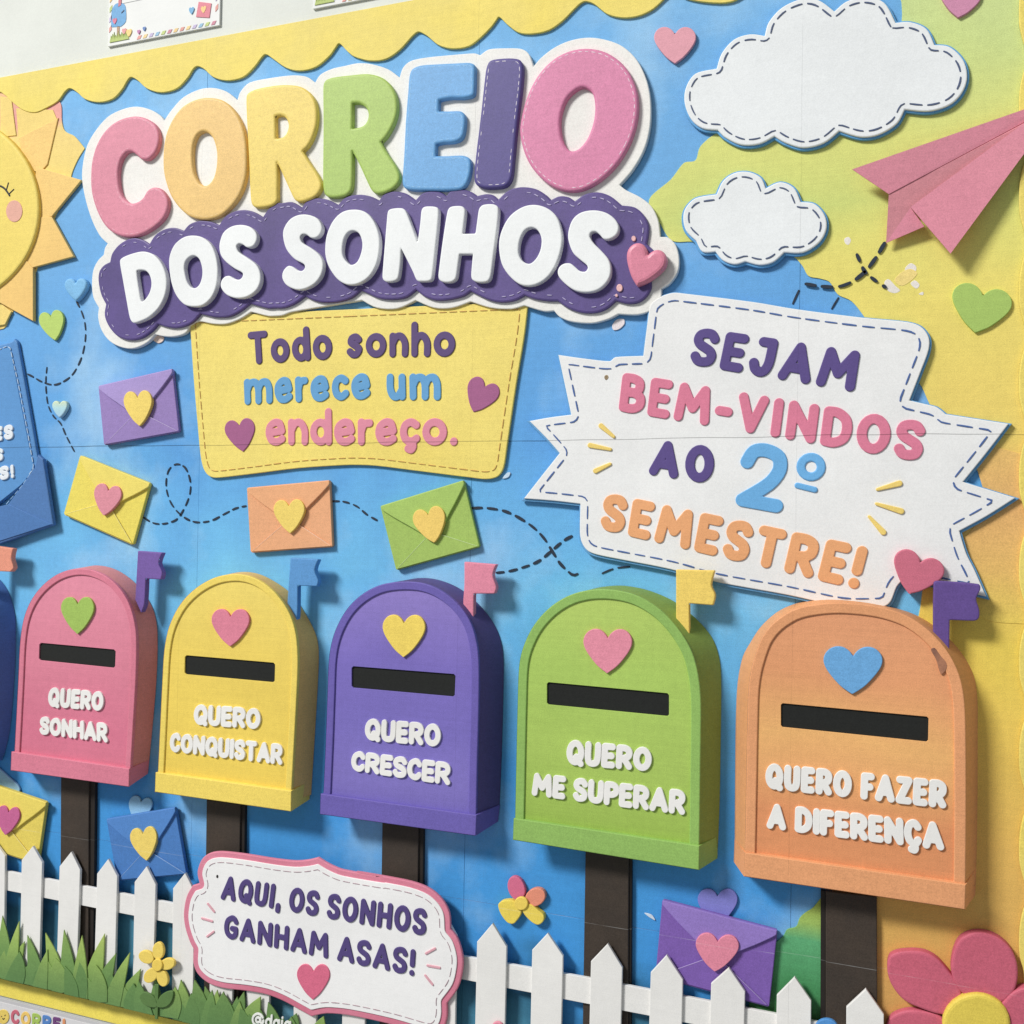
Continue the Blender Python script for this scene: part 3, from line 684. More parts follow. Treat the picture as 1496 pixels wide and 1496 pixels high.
DOS = [(T4, [(222,455),(250,425),(330,395),(400,385),(470,410),(530,480),(562,580),(555,690),(510,790),(440,860),(370,895),(320,905),(295,870),(270,740),(245,600)], [(345,530),(365,520),(410,525),(440,560),(452,620),(440,680),(410,730),(380,748),(365,680)]),
 (T4, [(580,470),(590,400),(625,330),(690,280),(760,268),(830,285),(890,340),(925,430),(937,530),(925,640),(890,720),(830,775),(760,787),(690,770),(630,700),(595,600)], [(692,510),(700,460),(730,425),(765,415),(800,440),(820,500),(822,560),(805,620),(775,650),(740,645),(710,600)]),
 (T4, [(948,370),(950,320),(975,250),(1030,205),(1100,190),(1170,205),(1215,250),(1220,300),(1195,345),(1150,355),(1120,335),(1090,328),(1072,350),(1090,390),(1150,430),(1215,480),(1245,540),(1245,610),(1215,670),(1150,715),(1070,725),(1000,700),(960,650),(960,605),(985,570),(1020,562),(1050,580),(1090,590),(1115,570),(1115,540),(1060,510),(1000,465),(962,420)], None),
 (T5, [(65,430),(70,370),(110,305),(170,270),(240,265),(310,290),(345,340),(345,390),(315,430),(270,435),(235,410),(205,410),(190,435),(205,470),(270,510),(330,560),(357,620),(345,700),(300,765),(230,805),(160,812),(90,780),(60,730),(65,680),(100,640),(135,645),(170,670),(205,675),(225,650),(215,625),(150,590),(90,520)], None),
 (T5, [(372,500),(385,410),(430,310),(500,245),(590,228),(670,250),(730,320),(765,420),(768,520),(745,630),(690,720),(610,770),(530,775),(460,735),(400,650),(375,570)], [(497,510),(510,440),(540,395),(580,382),(620,405),(642,470),(635,540),(605,610),(560,632),(520,600),(500,560)]),
 (T5, [(830,240),(860,222),(930,218),(960,240),(1000,340),(1045,465,1),(1055,400),(1065,320),(1075,230),(1100,207),(1170,207),(1198,225),(1195,320),(1175,520),(1155,700),(1140,745),(1080,752),(1040,745),(1010,680),(925,510,1),(920,620),(905,725),(880,748),(820,755),(792,735),(790,690),(805,500),(820,320)], None),
 (T3, [(350,1000),(370,978),(425,975),(445,995),(440,1060),(432,1127,1),(502,1125,1),(512,1050),(522,990),(545,968),(600,965),(627,985),(622,1080),(600,1250),(585,1360),(565,1388),(510,1390),(480,1370),(482,1300),(488,1238,1),(415,1238,1),(405,1310),(395,1370),(370,1390),(325,1390),(300,1370),(305,1300),(325,1150)], None),
 (T3, [(630,1190),(645,1110),(690,1030),(760,980),(830,968),(900,990),(950,1040),(975,1130),(970,1210),(940,1300),(890,1370),(820,1408),(750,1405),(690,1360),(645,1290)], [(737,1220),(745,1160),(770,1110),(805,1092),(840,1105),(862,1150),(858,1210),(835,1260),(800,1290),(765,1280),(745,1255)]),
 (T6, [(648,500),(650,430),(680,350),(740,300),(830,283),(920,300),(985,345),(1015,400),(1005,455),(960,490),(910,495),(880,465),(850,440),(815,445),(805,475),(830,520),(890,580),(940,640),(958,700),(950,770),(910,830),(850,870),(770,882),(690,865),(620,815),(575,760),(575,710),(610,675),(660,670),(695,695),(730,725),(770,730),(790,705),(780,680),(730,640),(680,590)], None)]
wl = mat((236, 238, 238), grain=.35, joint=.5)
for zf, o_, hh in DOS:
    puff('letter', smooth(zf(o_), True, 4), .0075, .0118, wl, title, b=.0010, holes=[smooth(zf(hh), True, 4)] if hh else [], cell=.0006)
heart('heart', T6([(1225,605)])[0], T6([(1145,835)])[0], 60, .0075, .0125, mat((216, 122, 146), rough=.35), title, b=.003)
for c_, r_ in (((1125, 490), 20), ((1022, 850), 28), ((1000, 905), 12)):
    q_ = T6([c_])[0]; dp = ell(q_[0], q_[1], r_/4.987*.8, r_/4.987)[:-1]
    plate('paper_fleck', dp, .0075, .0085, mat((232, 178, 176), joint=0), title, b=.0003)

# ================================================================== yellow sign below the title
ys_ = thing('yellow_sign', 'yellow hanging sign with brown stitching reading Todo sonho merece um endereço', 'sign', (520, 690), 0)
yo = T4([(735,860,1)]) + D([(832,100),(845,300),(862,500),(875,640),(888,700),(910,732),(945,742),(1100,725),(1300,700),(1480,688)]) + E([(60,686),(150,690),(350,715),(550,740),(630,748),(680,735),(705,695),(720,600),(760,330),(795,120),(812,-30,1)])
yo = smooth(yo, True, 4)
plate('panel', yo, .0011, .0032, mat((236, 210, 92), rgb2=(238, 216, 108), blot=.2), ys_, b=.0005)
lp = inner_loop(yo, .0032, 11)
lp2 = np.array([q for q in lp if q[1] < at([(520, 470)], .003)[0][1] or True])
dashes('stitch', lp2, .0031, .0036, mat((196, 150, 70), joint=0), ys_, 12, 5, 1.5)
tpm = mat((88, 66, 118), grain=.7); tbm = mat((84, 152, 206), grain=.7); tkm = mat((220, 128, 150), grain=.7)
text('Todo', (364,533),(486,525),(361,485),(483,474), .108, .0031,.0040, tpm, ys_, gap=.07)
text('sonho', (506,523),(665,521),(506,474),(665,470), .108, .0031,.0040, tpm, ys_, gap=.08)
text('merece', (357,592),(542,583),(355,539),(541,531), .108, .0031,.0040, tbm, ys_, gap=.06)
text('um', (565,585),(644,585),(564,531),(643,531), .108, .0031,.0040, tbm, ys_, gap=.1)
text('endereço.', (388,651),(669,651),(387,597),(669,596), .108, .0031,.0040, tkm, ys_, gap=.05)
pm = mat((164, 86, 134))
heart('heart', D([(1045,515)])[0], D([(1062,628)])[0], 44, .0031, .0040, pm, ys_)
heart('heart', E([(622,345)])[0], E([(572,455)])[0], 48, .0031, .0040, pm, ys_)

# ================================================================== welcome sign
ws = thing('welcome_sign', 'white star-edged ribbon sign with blue stitching reading SEJAM BEM-VINDOS AO 2º SEMESTRE!', 'sign', (1080, 860), 0)
wo = W1([(712,95),(760,55),(790,40),(840,28),(900,33)]) + [(1100,441)] + W2([(250,118),(620,165),(850,187),(930,212),(975,270),(975,340),(935,450),(870,617,1),(1010,650),(1040,668),(1068,692,1),(1412,745,1),(1290,905),(1163,1062,1),(1448,1150,1),(1290,1250),(1143,1330,1)]) + \
     M([(1180,30),(1225,120),(1290,268,1),(1100,225),(835,175,1),(800,215),(770,290),(740,318),(690,325)]) + [(1230,886),(1150,869),(1046,850)] + [(981,832),(910,818),(875,811),(859,805),(850,793),(847,778)] + W1([(328,1182,1),(180,1165),(20,1153,1),(120,1025),(215,905,1),(140,820),(50,730,1),(160,710),(278,695,1),(245,540),(208,368,1),(350,388),(488,402),(520,380),(672,373,1),(690,230)])
wo = smooth(wo, True, 4)
edge_b = mat((86, 152, 206), joint=.3); wf = mat((234, 234, 233), grain=.4)
shift = grow(wo, 2.4, .9, 1.5)
plate('rim', shift, .0016, .0042, edge_b, ws, b=.0004)
plate('face', wo, .0042, .0056, wf, ws, b=.0005)
lp = inner_loop(wo, .0056, 11)
dashes('stitch', lp, .0055, .0060, mat((66, 96, 158), joint=0), ws, 16, 7, 2.2)
wpm = mat((84, 66, 134), grain=.7); wkm = mat((218, 112, 142), grain=.7); wbm = mat((92, 166, 224), grain=.7); wom = mat((232, 158, 100), grain=.7)
def quad(zf, *p): return [zf([q])[0] for q in p]
text('SEJAM', *quad(FF, (30,245),(752,368),(62,82),(797,190)), .122, .0055,.0065, wpm, ws, gap=.12)
text('BEM-VINDOS', (903,600.5),(1346,675),(909.7,543.5),(1354,617), .122, .0055,.0065, wkm, ws, gap=.1)
text('AO', *quad(W1, (698,1022),(1050,1078),(735,830),(1065,868)), .128, .0055,.0065, wpm, ws, gap=.14)
text('2', *quad(W1, (1172,1190),(1430,1238),(1215,838),(1485,868)), .103, .0055,.0065, wbm, ws)
ring = ell(332, 980, 56, 54, 18)
bars('letter', [(W2(ring.tolist()), 5.6), (W2([(258,1082),(352,1105)]), 3.9)], .0055, .0065, wbm, ws, b=.0008)
text('SEMESTRE!', (875.5,773),(1253.4,861.8),(883.5,719),(1270,799.3), .126, .0055,.0065, wom, ws, gap=.1)
spot = mat((120, 96, 70), rgb2=(190, 170, 130), blot=.1, noisescale=300, joint=0)
for c_, rx_, ry_, mm_ in (((683.5,521),1.6,3.0,fleckm),((682,537),1.5,5.5,fleckm),((693,526),2.2,1.6,fleckm),((684,524),1.2,1.4,spot),((691,475),1.2,1.6,mat((206,178,84),joint=0)),((690,496),1.2,1.8,mat((206,178,84),joint=0))):
    FK = FK + 1; plate('pin_mark', petal_px0(c_, rx_, ry_), .0031, .0034 + .00001 * FK, mm_, ys_, b=.00005)
plate('pin_mark', smooth(W1([(462,482),(476,478),(482,492),(470,506),(460,496)]), True, 3), .0055, .0058, spot, ws, b=.0001)
rm = mat((238, 204, 100))
for zf, a_, b_ in ((W1,(440,755),(510,815)),(W1,(380,862),(492,884)),(W1,(410,1002),(490,964)),(W2,(695,1103),(815,1070)),(W2,(690,1182),(825,1222)),(W2,(650,1252),(727,1337))):
    left = zf is W1
    bars('ray_mark', [(zf([a_, b_]), np.array([3.6, 2.2]) if left else np.array([2.0, 3.8]))], .0055, .0066, rm, ws)

# ================================================================== clouds
def cloud(label, px, zh):
    c = thing('paper_cloud', label, 'cloud', tuple(px.mean(0)), 0, None)
    big = grow(px, 2.8, .4, 1.6)
    plate('rim', big, .0016, .0036, mat((84, 156, 214), joint=.3), c, b=.0005)
    plate('face', px, .0036, .0051, mat((231, 234, 235), grain=.4), c, b=.0007)
    lp = inner_loop(px, .0051, 7.5)
    dashes('stitch', lp, .0050, .0055, mat((74, 88, 122), joint=0), c, 14, 6.5, 2.0)
cloud('large white stitched paper cloud with blue edge at the upper right', smooth(C([(12,450),(18,380),(60,320),(152,298,1),(175,230),(230,170),(300,148),(362,155,1),(380,95),(440,30),(530,-8),(600,0),(667,48,1),(720,5),(800,-15),(885,10),(935,98,1),(1000,95),(1070,125),(1105,195,1),(1170,203),(1230,260),(1248,335),(1225,405),(1170,458),(1080,485),(975,478,1),(940,540),(860,588),(780,598),(688,572,1),(620,625),(530,645),(450,622),(405,595,1),(340,628),(260,632),(190,600),(157,568,1),(90,560),(40,520)]), True, 5), 0)
cloud('small white stitched paper cloud below the large one', smooth(C([(6,960),(15,910),(60,865),(152,848,1),(180,790),(230,755),(290,750),(345,775),(367,822,1),(430,795),(490,820),(520,882,1),(580,890),(625,940),(632,1000),(600,1060),(530,1103),(448,1103,1),(400,1145),(340,1158),(278,1143,1),(230,1155),(180,1138),(147,1100,1),(90,1100),(62,1052,1),(20,1010)]), True, 5), 0)

# ================================================================== paper plane
pl = thing('paper_plane', 'folded pink paper plane flying to the upper right', 'paper plane', (1370, 300), 0)
def facet(name, pts, m, th=.0006):
    """pts: (photo x, photo y, height) -> a thin folded sheet"""
    V = []; k = len(pts)
    for x, y, h in pts:
        q = at([(x, y)], h)[0]; V.append((q[0], -h, q[1]))
    for x, y, h in pts:
        q = at([(x, y)], h)[0]; V.append((q[0], -h + th, q[1]))
    Fc = [tuple(range(k))[::-1], tuple(range(k, 2*k))] + [(i, (i+1) % k, (i+1) % k + k, i + k) for i in range(k)]
    V = np.array(V)
    P = V[:k][:, [0, 2]]
    if area2(P) > 0: Fc = [f[::-1] for f in Fc]
    return build(name, V, Fc, m, pl)
pk = mat((216, 126, 146), rgb2=(218, 132, 148), blot=.2); pk_shade = mat((206, 126, 136))  # second pink is darkened to paint the shading inside the fold
def c3(x, y, h): q = C([(x, y)])[0]; return (q[0], q[1], h)
facet('wing', [c3(745,740,.013), c3(1620,435,.004), c3(1560,500,.004), c3(905,848,.010)], pk)
facet('wing', [c3(1000,905,.012), c3(1500,535,.007), c3(1620,440,.004), c3(1520,640,.008), c3(1175,1108,.014)], pk)
facet('fold', [c3(905,848,.0095), c3(1560,500,.0036), c3(1500,538,.0064), c3(1000,907,.0085), c3(893,1062,.006)], pk_shade)
facet('fold', [c3(893,1062,.006), c3(1000,907,.0085), c3(1060,990,.008)], pk)

# ================================================================== loose hearts
def loose_heart(label, notch, tip, w, c, h=.0033, b=.0005, group=None, c2=None):
    o = heart('paper_heart', notch, tip, w, .0012, h, mat(c) if c2 is None else mat(c, ramp=c2[0], ref=c2[1], blot=.002), None, b=b)
    tag(o, label, 'heart', 'hearts glued on the poster')
loose_heart('light pink paper heart between the title and the large cloud', (986,50), (985.8,92.5), 61, (224,150,164))
loose_heart('mauve pink heart cut by the top edge of the picture', (1404,-12), (1400,25.5), 60, (204,130,164))
loose_heart('green paper heart at the right below the paper plane', W2([(1272,45)])[0], W2([(1230,247)])[0], 88, (164,196,90))
loose_heart('rose paper heart overlapping the lower corner of the welcome sign', M([(930,82)])[0], M([(868,254)])[0], 76, (204,98,122), h=.010, b=.0009)
loose_heart('lime green paper heart left of the title below the sun', P1([(368,415)])[0], P1([(400,585)])[0], 36, (180,208,96))
loose_heart('glossy light blue heart at the start of a dashed trail', P1([(546,165)])[0], P1([(550,300)])[0], 33, (112,178,226), h=.005, b=.002)
loose_heart('tiny pastel rainbow heart on the dashed trail', P1([(432,1050)])[0], P1([(432,1150)])[0], 22, (196,220,200), h=.004, b=.001, c2=([(583, (214,224,170)), (596, (170,214,222)), (612, (150,190,226))], 88))
loose_heart('pale blue heart sticking out behind the blue envelope', H([(768,285)])[0], H([(745,400)])[0], 34, (136,190,226), h=.0026)
loose_heart('violet and blue heart sticking out behind the purple envelope', L([(1190,800)])[0], L([(1190,960)])[0], 58, (120,120,206), h=.0026)
o = plate('paper_heart', smooth(H([(-60,60),(0,105),(50,150),(95,190),(105,225),(60,235),(-60,240)]), True, 4), .0012, .0026, mat((140,190,224)), None)
tag(o, 'pale blue scrap heart behind the left yellow envelope', 'heart', 'hearts glued on the poster')

# ================================================================== envelopes
def envelope(label, zf, TLc, TRc, BRc, BLc, apex, hn, ht, hw, c, cflap, hc, h0=.0014, th=.0028, curve=.22):
    q = [np.array(zf([p])[0]) for p in (TLc, TRc, BRc, BLc)]; ap = np.array(zf([apex])[0])
    e = thing('envelope', label, 'envelope', tuple((q[2] + q[3]) / 2), 0, 'sealed paper envelopes')
    h1 = h0 + th
    def rc(p, a, b_, r=2.2):
        p = np.array(p); return [tuple(p + (a - p) / np.linalg.norm(a - p) * r), tuple(p + (b_ - p) / np.linalg.norm(b_ - p) * r)]
    out = []
    for i in range(4): out += rc(q[i], q[i-1], q[(i+1) % 4])
    plate('body', np.array(out), h0, h1, mat(c), e, b=.0005)
    cen = (q[0]+q[1]+q[2]+q[3]) / 4; mid = ap + (cen - ap) * .3
    iw = lambda p, k=.03: tuple(np.array(p) + (cen - np.array(p)) * k)
    lower = (q[2] + q[3]) / 2
    facet_pts = np.array([iw(q[3]), iw(q[2]), tuple(mid * .75 + cen * .25)])
    plate('bottom_flap', facet_pts, h1 - .0005, h1 + .0010, mat(c), e, b=.0004)
    fl = []
    a_, b_ = q[0], q[1]
    c1 = a_ + (q[3] - a_) * .06; c2 = b_ + (q[2] - b_) * .06
    fl = [(*iw(a_, .008), 1), (*(a_ * .5 + b_ * .5 + (cen - (a_+b_)/2) * .01),), (*iw(b_, .008), 1), tuple(c2 + (cen - c2) * .02), tuple(c2 * .5 + ap * .5 + (q[2] - b_) * .035), tuple(ap), tuple(c1 * .5 + ap * .5 + (q[3] - a_) * .035), tuple(c1 + (cen - c1) * .02)]
    plate('flap', smooth(fl, True, 4), h1 - .0003, h1 + .0019, mat(cflap), e, b=.0005)
    hi_c = tuple(min(255, int(v + (255 - v) * .34)) for v in c)
    for a_ in (q[3], q[2]):
        st_ = np.array([a_ + (cen - a_) * .05, a_ + (mid * .75 + cen * .25 - a_) * .97]); Qw = at(st_, h1 + .0010)
        tt = np.linspace(0, 1, 6)[:, None]; Qw = Qw[0] * (1 - tt) + Qw[1] * tt
        V, Fc = ribbon_geo(Qw, .00042, h1 + .0006, h1 + .00112); build('crease', V, Fc, mat(hi_c), e)
    heart('heart_seal', zf([hn])[0], zf([ht])[0], hw, h1 + .0006, h1 + .0034, mat(hc), e, b=.0005)
    return e
HY = (238, 206, 92)
envelope('purple envelope with a yellow heart seal below the title', P1, (715,915),(1253,790),(1303,1252),(757,1350), (1000,1120), (1000,1005),(1015,1210), 41, (144,118,184),(162,140,204), HY)
envelope('yellow envelope with a pink heart seal, tilted, left of the dashed loop', D, (350,643),(655,765),(580,1037),(277,903), (472,860), (472,800),(452,908), 40, (232,212,80),(236,214,92), (222,134,150))
envelope('orange envelope with a yellow heart seal at the end of the dashed loop', D, (1078,785),(1440,752),(1453,1045),(1095,1070), (1268,930), (1262,868),(1268,985), 45, (230,160,110),(232,162,110), HY)
envelope('lime green envelope with a yellow heart seal below the yellow sign', E, (165,865),(530,752),(600,1045),(235,1147), (400,1000), (375,905),(402,1027), 47, (158,190,84),(164,198,90), (240,200,92))
envelope('blue envelope with a yellow heart seal standing behind the picket fence', H, (580,375),(955,312),(1018,680),(640,715), (800,560), (780,460),(800,605), 39, (58,114,188),(66,124,200), HY, h0=.0026, th=.003)
envelope('yellow envelope with a magenta heart seal cut by the left edge', H, (-130,155),(252,285),(203,625),(-170,505), (45,440), (45,340),(28,465), 34, (226,202,78),(234,210,84), (196,88,140), h0=.0026, th=.003)
envelope('violet envelope with a pink heart seal below the green and orange mailboxes', L, (888,818),(1517,986),(1472,1405),(850,1240), (1180,1130), (1190,1048),(1175,1212), 63, (118,82,172),(140,112,196), (226,126,150), h0=.0026, th=.003)

# big blue envelope at the left edge
be = thing('blue_envelope', 'large open blue envelope with a stitched letter cut by the left edge', 'envelope', (40, 790), 0, None)
plate('letter_sheet', smooth(P1([(-300,640,1),(0,615),(85,592),(103,572,1),(125,600),(242,1260),(272,1430),(300,1500,1),(150,1650,1),(-300,2000,1)]), True, 3), .0014, .0042, mat((72,132,196)), be, b=.0012)
plate('letter_face', smooth(P1([(-300,660,1),(0,648),(72,632,1),(200,1300),(245,1500,1),(215,1560,1),(150,1640),(-300,1990,1)]), True, 3), .0042, .0047, mat((74,138,202)), be, b=.0003)
plate('pocket', poly(D([(165,640),(187,660),(232,947),(0,1030),(-150,1075),(-150,1010),(0,905),(40,850),(150,700)])), .0042, .0075, mat((64,112,176)), be, b=.0010)
plate('bottom_flap', poly(D([(-150,900),(38,858),(225,945),(0,1018),(-150,1060)])), .0074, .0082, mat((62,112,178)), be, b=.0004)
st1 = at(P1([(-10,655),(75,640),(245,1500),(215,1560)]), .0048)
dashes('stitch', smooth([tuple(p) for p in st1], False, 3), .0046, .0052, mat((190,212,232), joint=0), be, 9, 4, 1.4, closed=False)
st2 = at(D([(150,700),(95,780),(35,850),(-10,905)]), .0048)
dashes('stitch', st2, .0046, .0052, mat((150,190,226), joint=0), be, 9, 4, 1.3, closed=False)
lw = mat((224,230,236), joint=0)
text('ES', *quad(D, (-28,584),(57,572),(-26,520),(54,507)), .155, .0046,.0060, lw, be, cell=.0003, gap=.1, b=.0005)
text('S', *quad(D, (-35,672),(12,668),(-33,618),(12,610)), .15, .0046,.0060, lw, be, cell=.0003, b=.0005)
text('AS!', *quad(D, (-62,766),(62,742),(-60,700),(58,684)), .15, .0046,.0060, lw, be, cell=.0003, gap=.1, b=.0005)

# ================================================================== dashed flight trails
trail_m = mat((36, 48, 66), joint=0)
def trail(label, zf, pts, w=3.0, dash=15, gap=8, lift=0):
    P = at(smooth(zf(pts), False, 5), .0012)
    t = thing('dashed_trail', label, 'dashed line', tuple(zf(pts)[0][:2]), 0, 'dashed flight trails')
    dashes('dash', P, .0006 + lift, .0012 + lift, trail_m, t, dash, gap, w * 1.15, closed=False)
trail('dashed curve hanging from the light blue heart at the left', P1, [(555,300),(590,370),(615,450),(622,540),(610,640),(580,740),(520,840),(440,895),(380,908),(300,885),(230,845),(165,815)], 2.8, 14, 7)
trail('short dashed line passing the tiny rainbow heart', P1, [(340,780),(332,870),(335,960),(350,1060),(390,1140),(440,1190),(480,1280),(540,1395)], 2.6, 12, 6)
trail('looped dashed line between the yellow and orange envelopes', D, [(625,915),(670,940),(720,942),(775,920),(820,840),(832,770),(810,700),(770,682),(735,710),(725,780),(745,850),(790,905),(850,935),(920,930),(980,900),(1030,875),(1075,865)], 2.8, 13, 7)
trail('short dashed arc between the orange and green envelopes', E, [(-46,845),(0,845),(60,865),(110,905),(175,940)], 2.8, 12, 7)
trail('dashed line falling from the green envelope beside the welcome sign', E, [(565,875),(620,873),(700,885),(760,910),(830,955),(880,1005),(915,1060),(950,1115),(985,1150),(1012,1168),(1048,1150)], 3.6, 15, 8)
trail('dashed line rising from the pink flag towards the welcome sign', E, [(672,1157),(730,1150),(800,1130),(860,1105),(915,1060),(970,1015),(1028,985)], 3.6, 13, 7)
trail('stray dashes right of the crossing trails', E, [(1135,1160),(1190,1138),(1262,1130)], 2.2, 16, 8)
trail('dashed tail line behind the paper plane', C, [(888,1062),(850,1125),(800,1190),(740,1235),(680,1255),(600,1252),(530,1240)], 4.2, 15, 7, lift=.0012)
trail('small dashed branch crossing the paper plane tail line', C, [(765,1112),(785,1160),(805,1195),(850,1230),(892,1258)], 4.0, 11, 8, lift=.0012)
trail('stray dash above the welcome sign, left one', C, [(512,1268),(485,1328)], 2.6, 30, 5)
trail('stray dash above the welcome sign, right one', C, [(685,1300),(655,1350)], 2.4, 30, 5)

# ================================================================== mailboxes
HB = .020
def ring_loft(front, back, hf, hbk):
    a = at(front, hf); b_ = at(back, hbk); m = len(a)
    V = [(p[0], -hbk, p[1]) for p in b_] + [(p[0], -hf, p[1]) for p in a]
    Fc = []
    ccw = area2(a) > 0
    for i in range(m):
        j = (i + 1) % m; f = (i, j, m + j, m + i)
        Fc.append(f if ccw else f[::-1])
    return np.array(V), Fc
def strip_cap(a, hf):      # close the front of a loft
    pass
def mailbox(label, zf, front, back_right, ledge, ledge_back, slot, hrt, hcol, flag, fcol, post, side, lines, c, cl, rimw=12, cside=None, back_full=None, slot_col=(30, 32, 30), post_extra=None, front_ramp=None):
    """front: photo outline of the front from bottom left over the arch to bottom right; side: pixel shift of the back"""
    fr = smooth([(*p[:2],) if 0 < i < len(front) - 1 else (*p[:2], 1) for i, p in enumerate(zf(front))], False, 5)
    base_pt = zf([ledge[3]])[0]
    mb = thing('mailbox', label, 'mailbox', base_pt[:2], 0, 'mailboxes on dark posts')
    if post is not None:
        pq = poly(post)
        bs_ = thing  # posts are parts
        plate('post', pq, .0022, .0055, mat((58, 50, 44), rgb2=(70, 58, 48), blot=.25, noisescale=40, grain=1.6), mb, b=.0006, zmin=zgrass_hi + .001)
        if post_extra is not None: plate('post_shaded_side', poly(post_extra), .0012, .0040, mat((40, 34, 30), grain=1.4), mb, b=.0004, zmin=zgrass_hi + .001)  # darker brown strip paints the shading on the post's side
    m_side = mat(cside or c, grain=1.1); m_front = mat(c, grain=1.0) if front_ramp is None else mat(c, ramp=front_ramp[0], ref=front_ramp[1], blot=.03); m_rim = mat(cl, grain=1.0)  # printed side hue; purple and green also have side shade darkened in
    # back outline
    if back_full is not None:
        n = len(fr); bk = smooth([(*p[:2],) if 0 < i < len(back_full) - 1 else (*p[:2], 1) for i, p in enumerate(back_full)], False, 5)
        t = np.linspace(0, 1, len(fr)); u = np.linspace(0, 1, len(bk))
        cum = np.concatenate([[0], np.cumsum(np.linalg.norm(np.diff(fr, axis=0), axis=1))]); cum /= cum[-1]
        cb = np.concatenate([[0], np.cumsum(np.linalg.norm(np.diff(bk, axis=0), axis=1))]); cb /= cb[-1]
        bk = np.stack([np.interp(cum, cb, bk[:, 0]), np.interp(cum, cb, bk[:, 1])], 1)
    else:
        t = np.linspace(0, 1, len(fr))[:, None]
        bk = fr + side[0] * (1 - t) + side[1] * t + np.array([0, 0])
    # body shell
    V, Fc = ring_loft(fr, bk, HB, .0012)
    # inner hull so that the slot reads as a dark hollow
    body = build('body', V, Fc, m_side, mb, smoothf=True)
    # front: rim band + recessed panel
    cen = fr.mean(0)
    w_in = rimw
    loop = at(fr, HB + .0012)
    f = field(loop, cell=.0007)
    inn = max(contour(*f, -w_in * PX), key=lambda q: abs(area2(q)))
    inn = thin(inn, .0012)
    V, Fc = prism_geo([loop, inn], HB - .0015, HB + .0012, .0006); build('rim', V, Fc, m_rim, mb)
    sl = zf(slot); sl = poly(sl)
    inn2 = max(contour(*f, -(w_in - .5) * PX), key=lambda q: abs(area2(q))); inn2 = thin(inn2, .0012)
    def rounded(qd, r=2.5):
        o_ = []
        for i in range(len(qd)):
            p, a_, b_ = qd[i], qd[i-1], qd[(i+1) % len(qd)]
            o_ += [(*(p + (a_-p)/np.linalg.norm(a_-p)*r),), (*(p + (b_-p)/np.linalg.norm(b_-p)*r),)]
        return np.array(o_)
    slr = rounded(sl)
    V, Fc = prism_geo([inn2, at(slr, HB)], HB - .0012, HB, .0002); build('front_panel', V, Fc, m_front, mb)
    sb = cen; so = sl + (sl - sl.mean(0)) * .04
    plate('slot', so, HB - .0040, HB - .0011, mat(slot_col, joint=0, grain=1.6, rough=.8), mb, b=0)
    # ledge
    tl, tr, br, bl = [np.array(p) for p in zf(ledge)]
    lf = np.array([tl, tr, br, bl]); lb = np.array([np.array(p) for p in ledge_back])
    V, Fc = ring_loft(lf[::-1], lb[::-1], HB + .0030 - .0006, .0012)
    a = at(lf, HB + .0030)
    V2, F2 = prism_geo([a], HB + .0022, HB + .0030, .0006)
    V, Fc = merge([(V, Fc), (V2, F2)])
    build('base_ledge', V, Fc, m_rim, mb)
    if hrt: heart('heart', zf([hrt[0]])[0], zf([hrt[1]])[0], hrt[2], HB - .0001, HB + .0018, mat(hcol, joint=.3), mb, b=.0005)
    for ln in lines:
        wd, zz, q4, ratio, gp = ln
        text(wd, *[zz([p])[0] for p in q4], ratio, HB - .0001, HB + .0014, mat((236, 234, 230), joint=0, grain=.3), mb, b=.0003, cell=.00034, gap=gp)
    if flag is not None:
        puff('flag', smooth(flag, True, 3), .0105, .0150, mat(fcol), mb, b=.0008, cell=.0005)
    return mb
cn = lambda zf, L_: [(*p[:2], *p[2:]) for p in zf(L_)]
# pink
mailbox('pink mailbox with a green heart and purple flag reading QUERO SONHAR', G,
  [(75,1190),(85,1010),(100,720),(110,520),(130,390),(170,290),(230,210),(310,148),(400,117),(490,120),(575,155),(645,215),(700,300),(732,400),(744,500),(741,700),(727,950),(708,1270)], None,
  [(62,1115),(706,1208),(703,1307),(58,1217)], [G([p])[0] for p in ((150,1100),(816,1160),(808,1235),(150,1200))],
  [(215,520),(632,558),(628,658),(212,615)], ((422,312),(422,473),48), (156,190,80),
  cn(G, [(752,18,1),(885,28,1),(865,85),(885,135),(878,175,1),(795,170,1),(788,310),(770,357,1),(738,285,1),(742,200)]), (110,80,160),
  H([(332,120),(485,140),(480,1500),(325,1500)]), (np.array([20,-10]), np.array([27,-12])),
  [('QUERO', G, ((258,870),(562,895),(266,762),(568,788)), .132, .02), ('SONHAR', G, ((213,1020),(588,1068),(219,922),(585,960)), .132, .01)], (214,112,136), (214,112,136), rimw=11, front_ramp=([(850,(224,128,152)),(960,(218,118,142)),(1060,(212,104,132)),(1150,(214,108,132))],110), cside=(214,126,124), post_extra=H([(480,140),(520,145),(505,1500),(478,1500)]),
  back_full=G([(150,1190),(170,700),(250,330),(340,200),(480,104),(600,108),(700,160),(780,240),(838,340),(860,460),(856,700),(836,950),(812,1200)]))
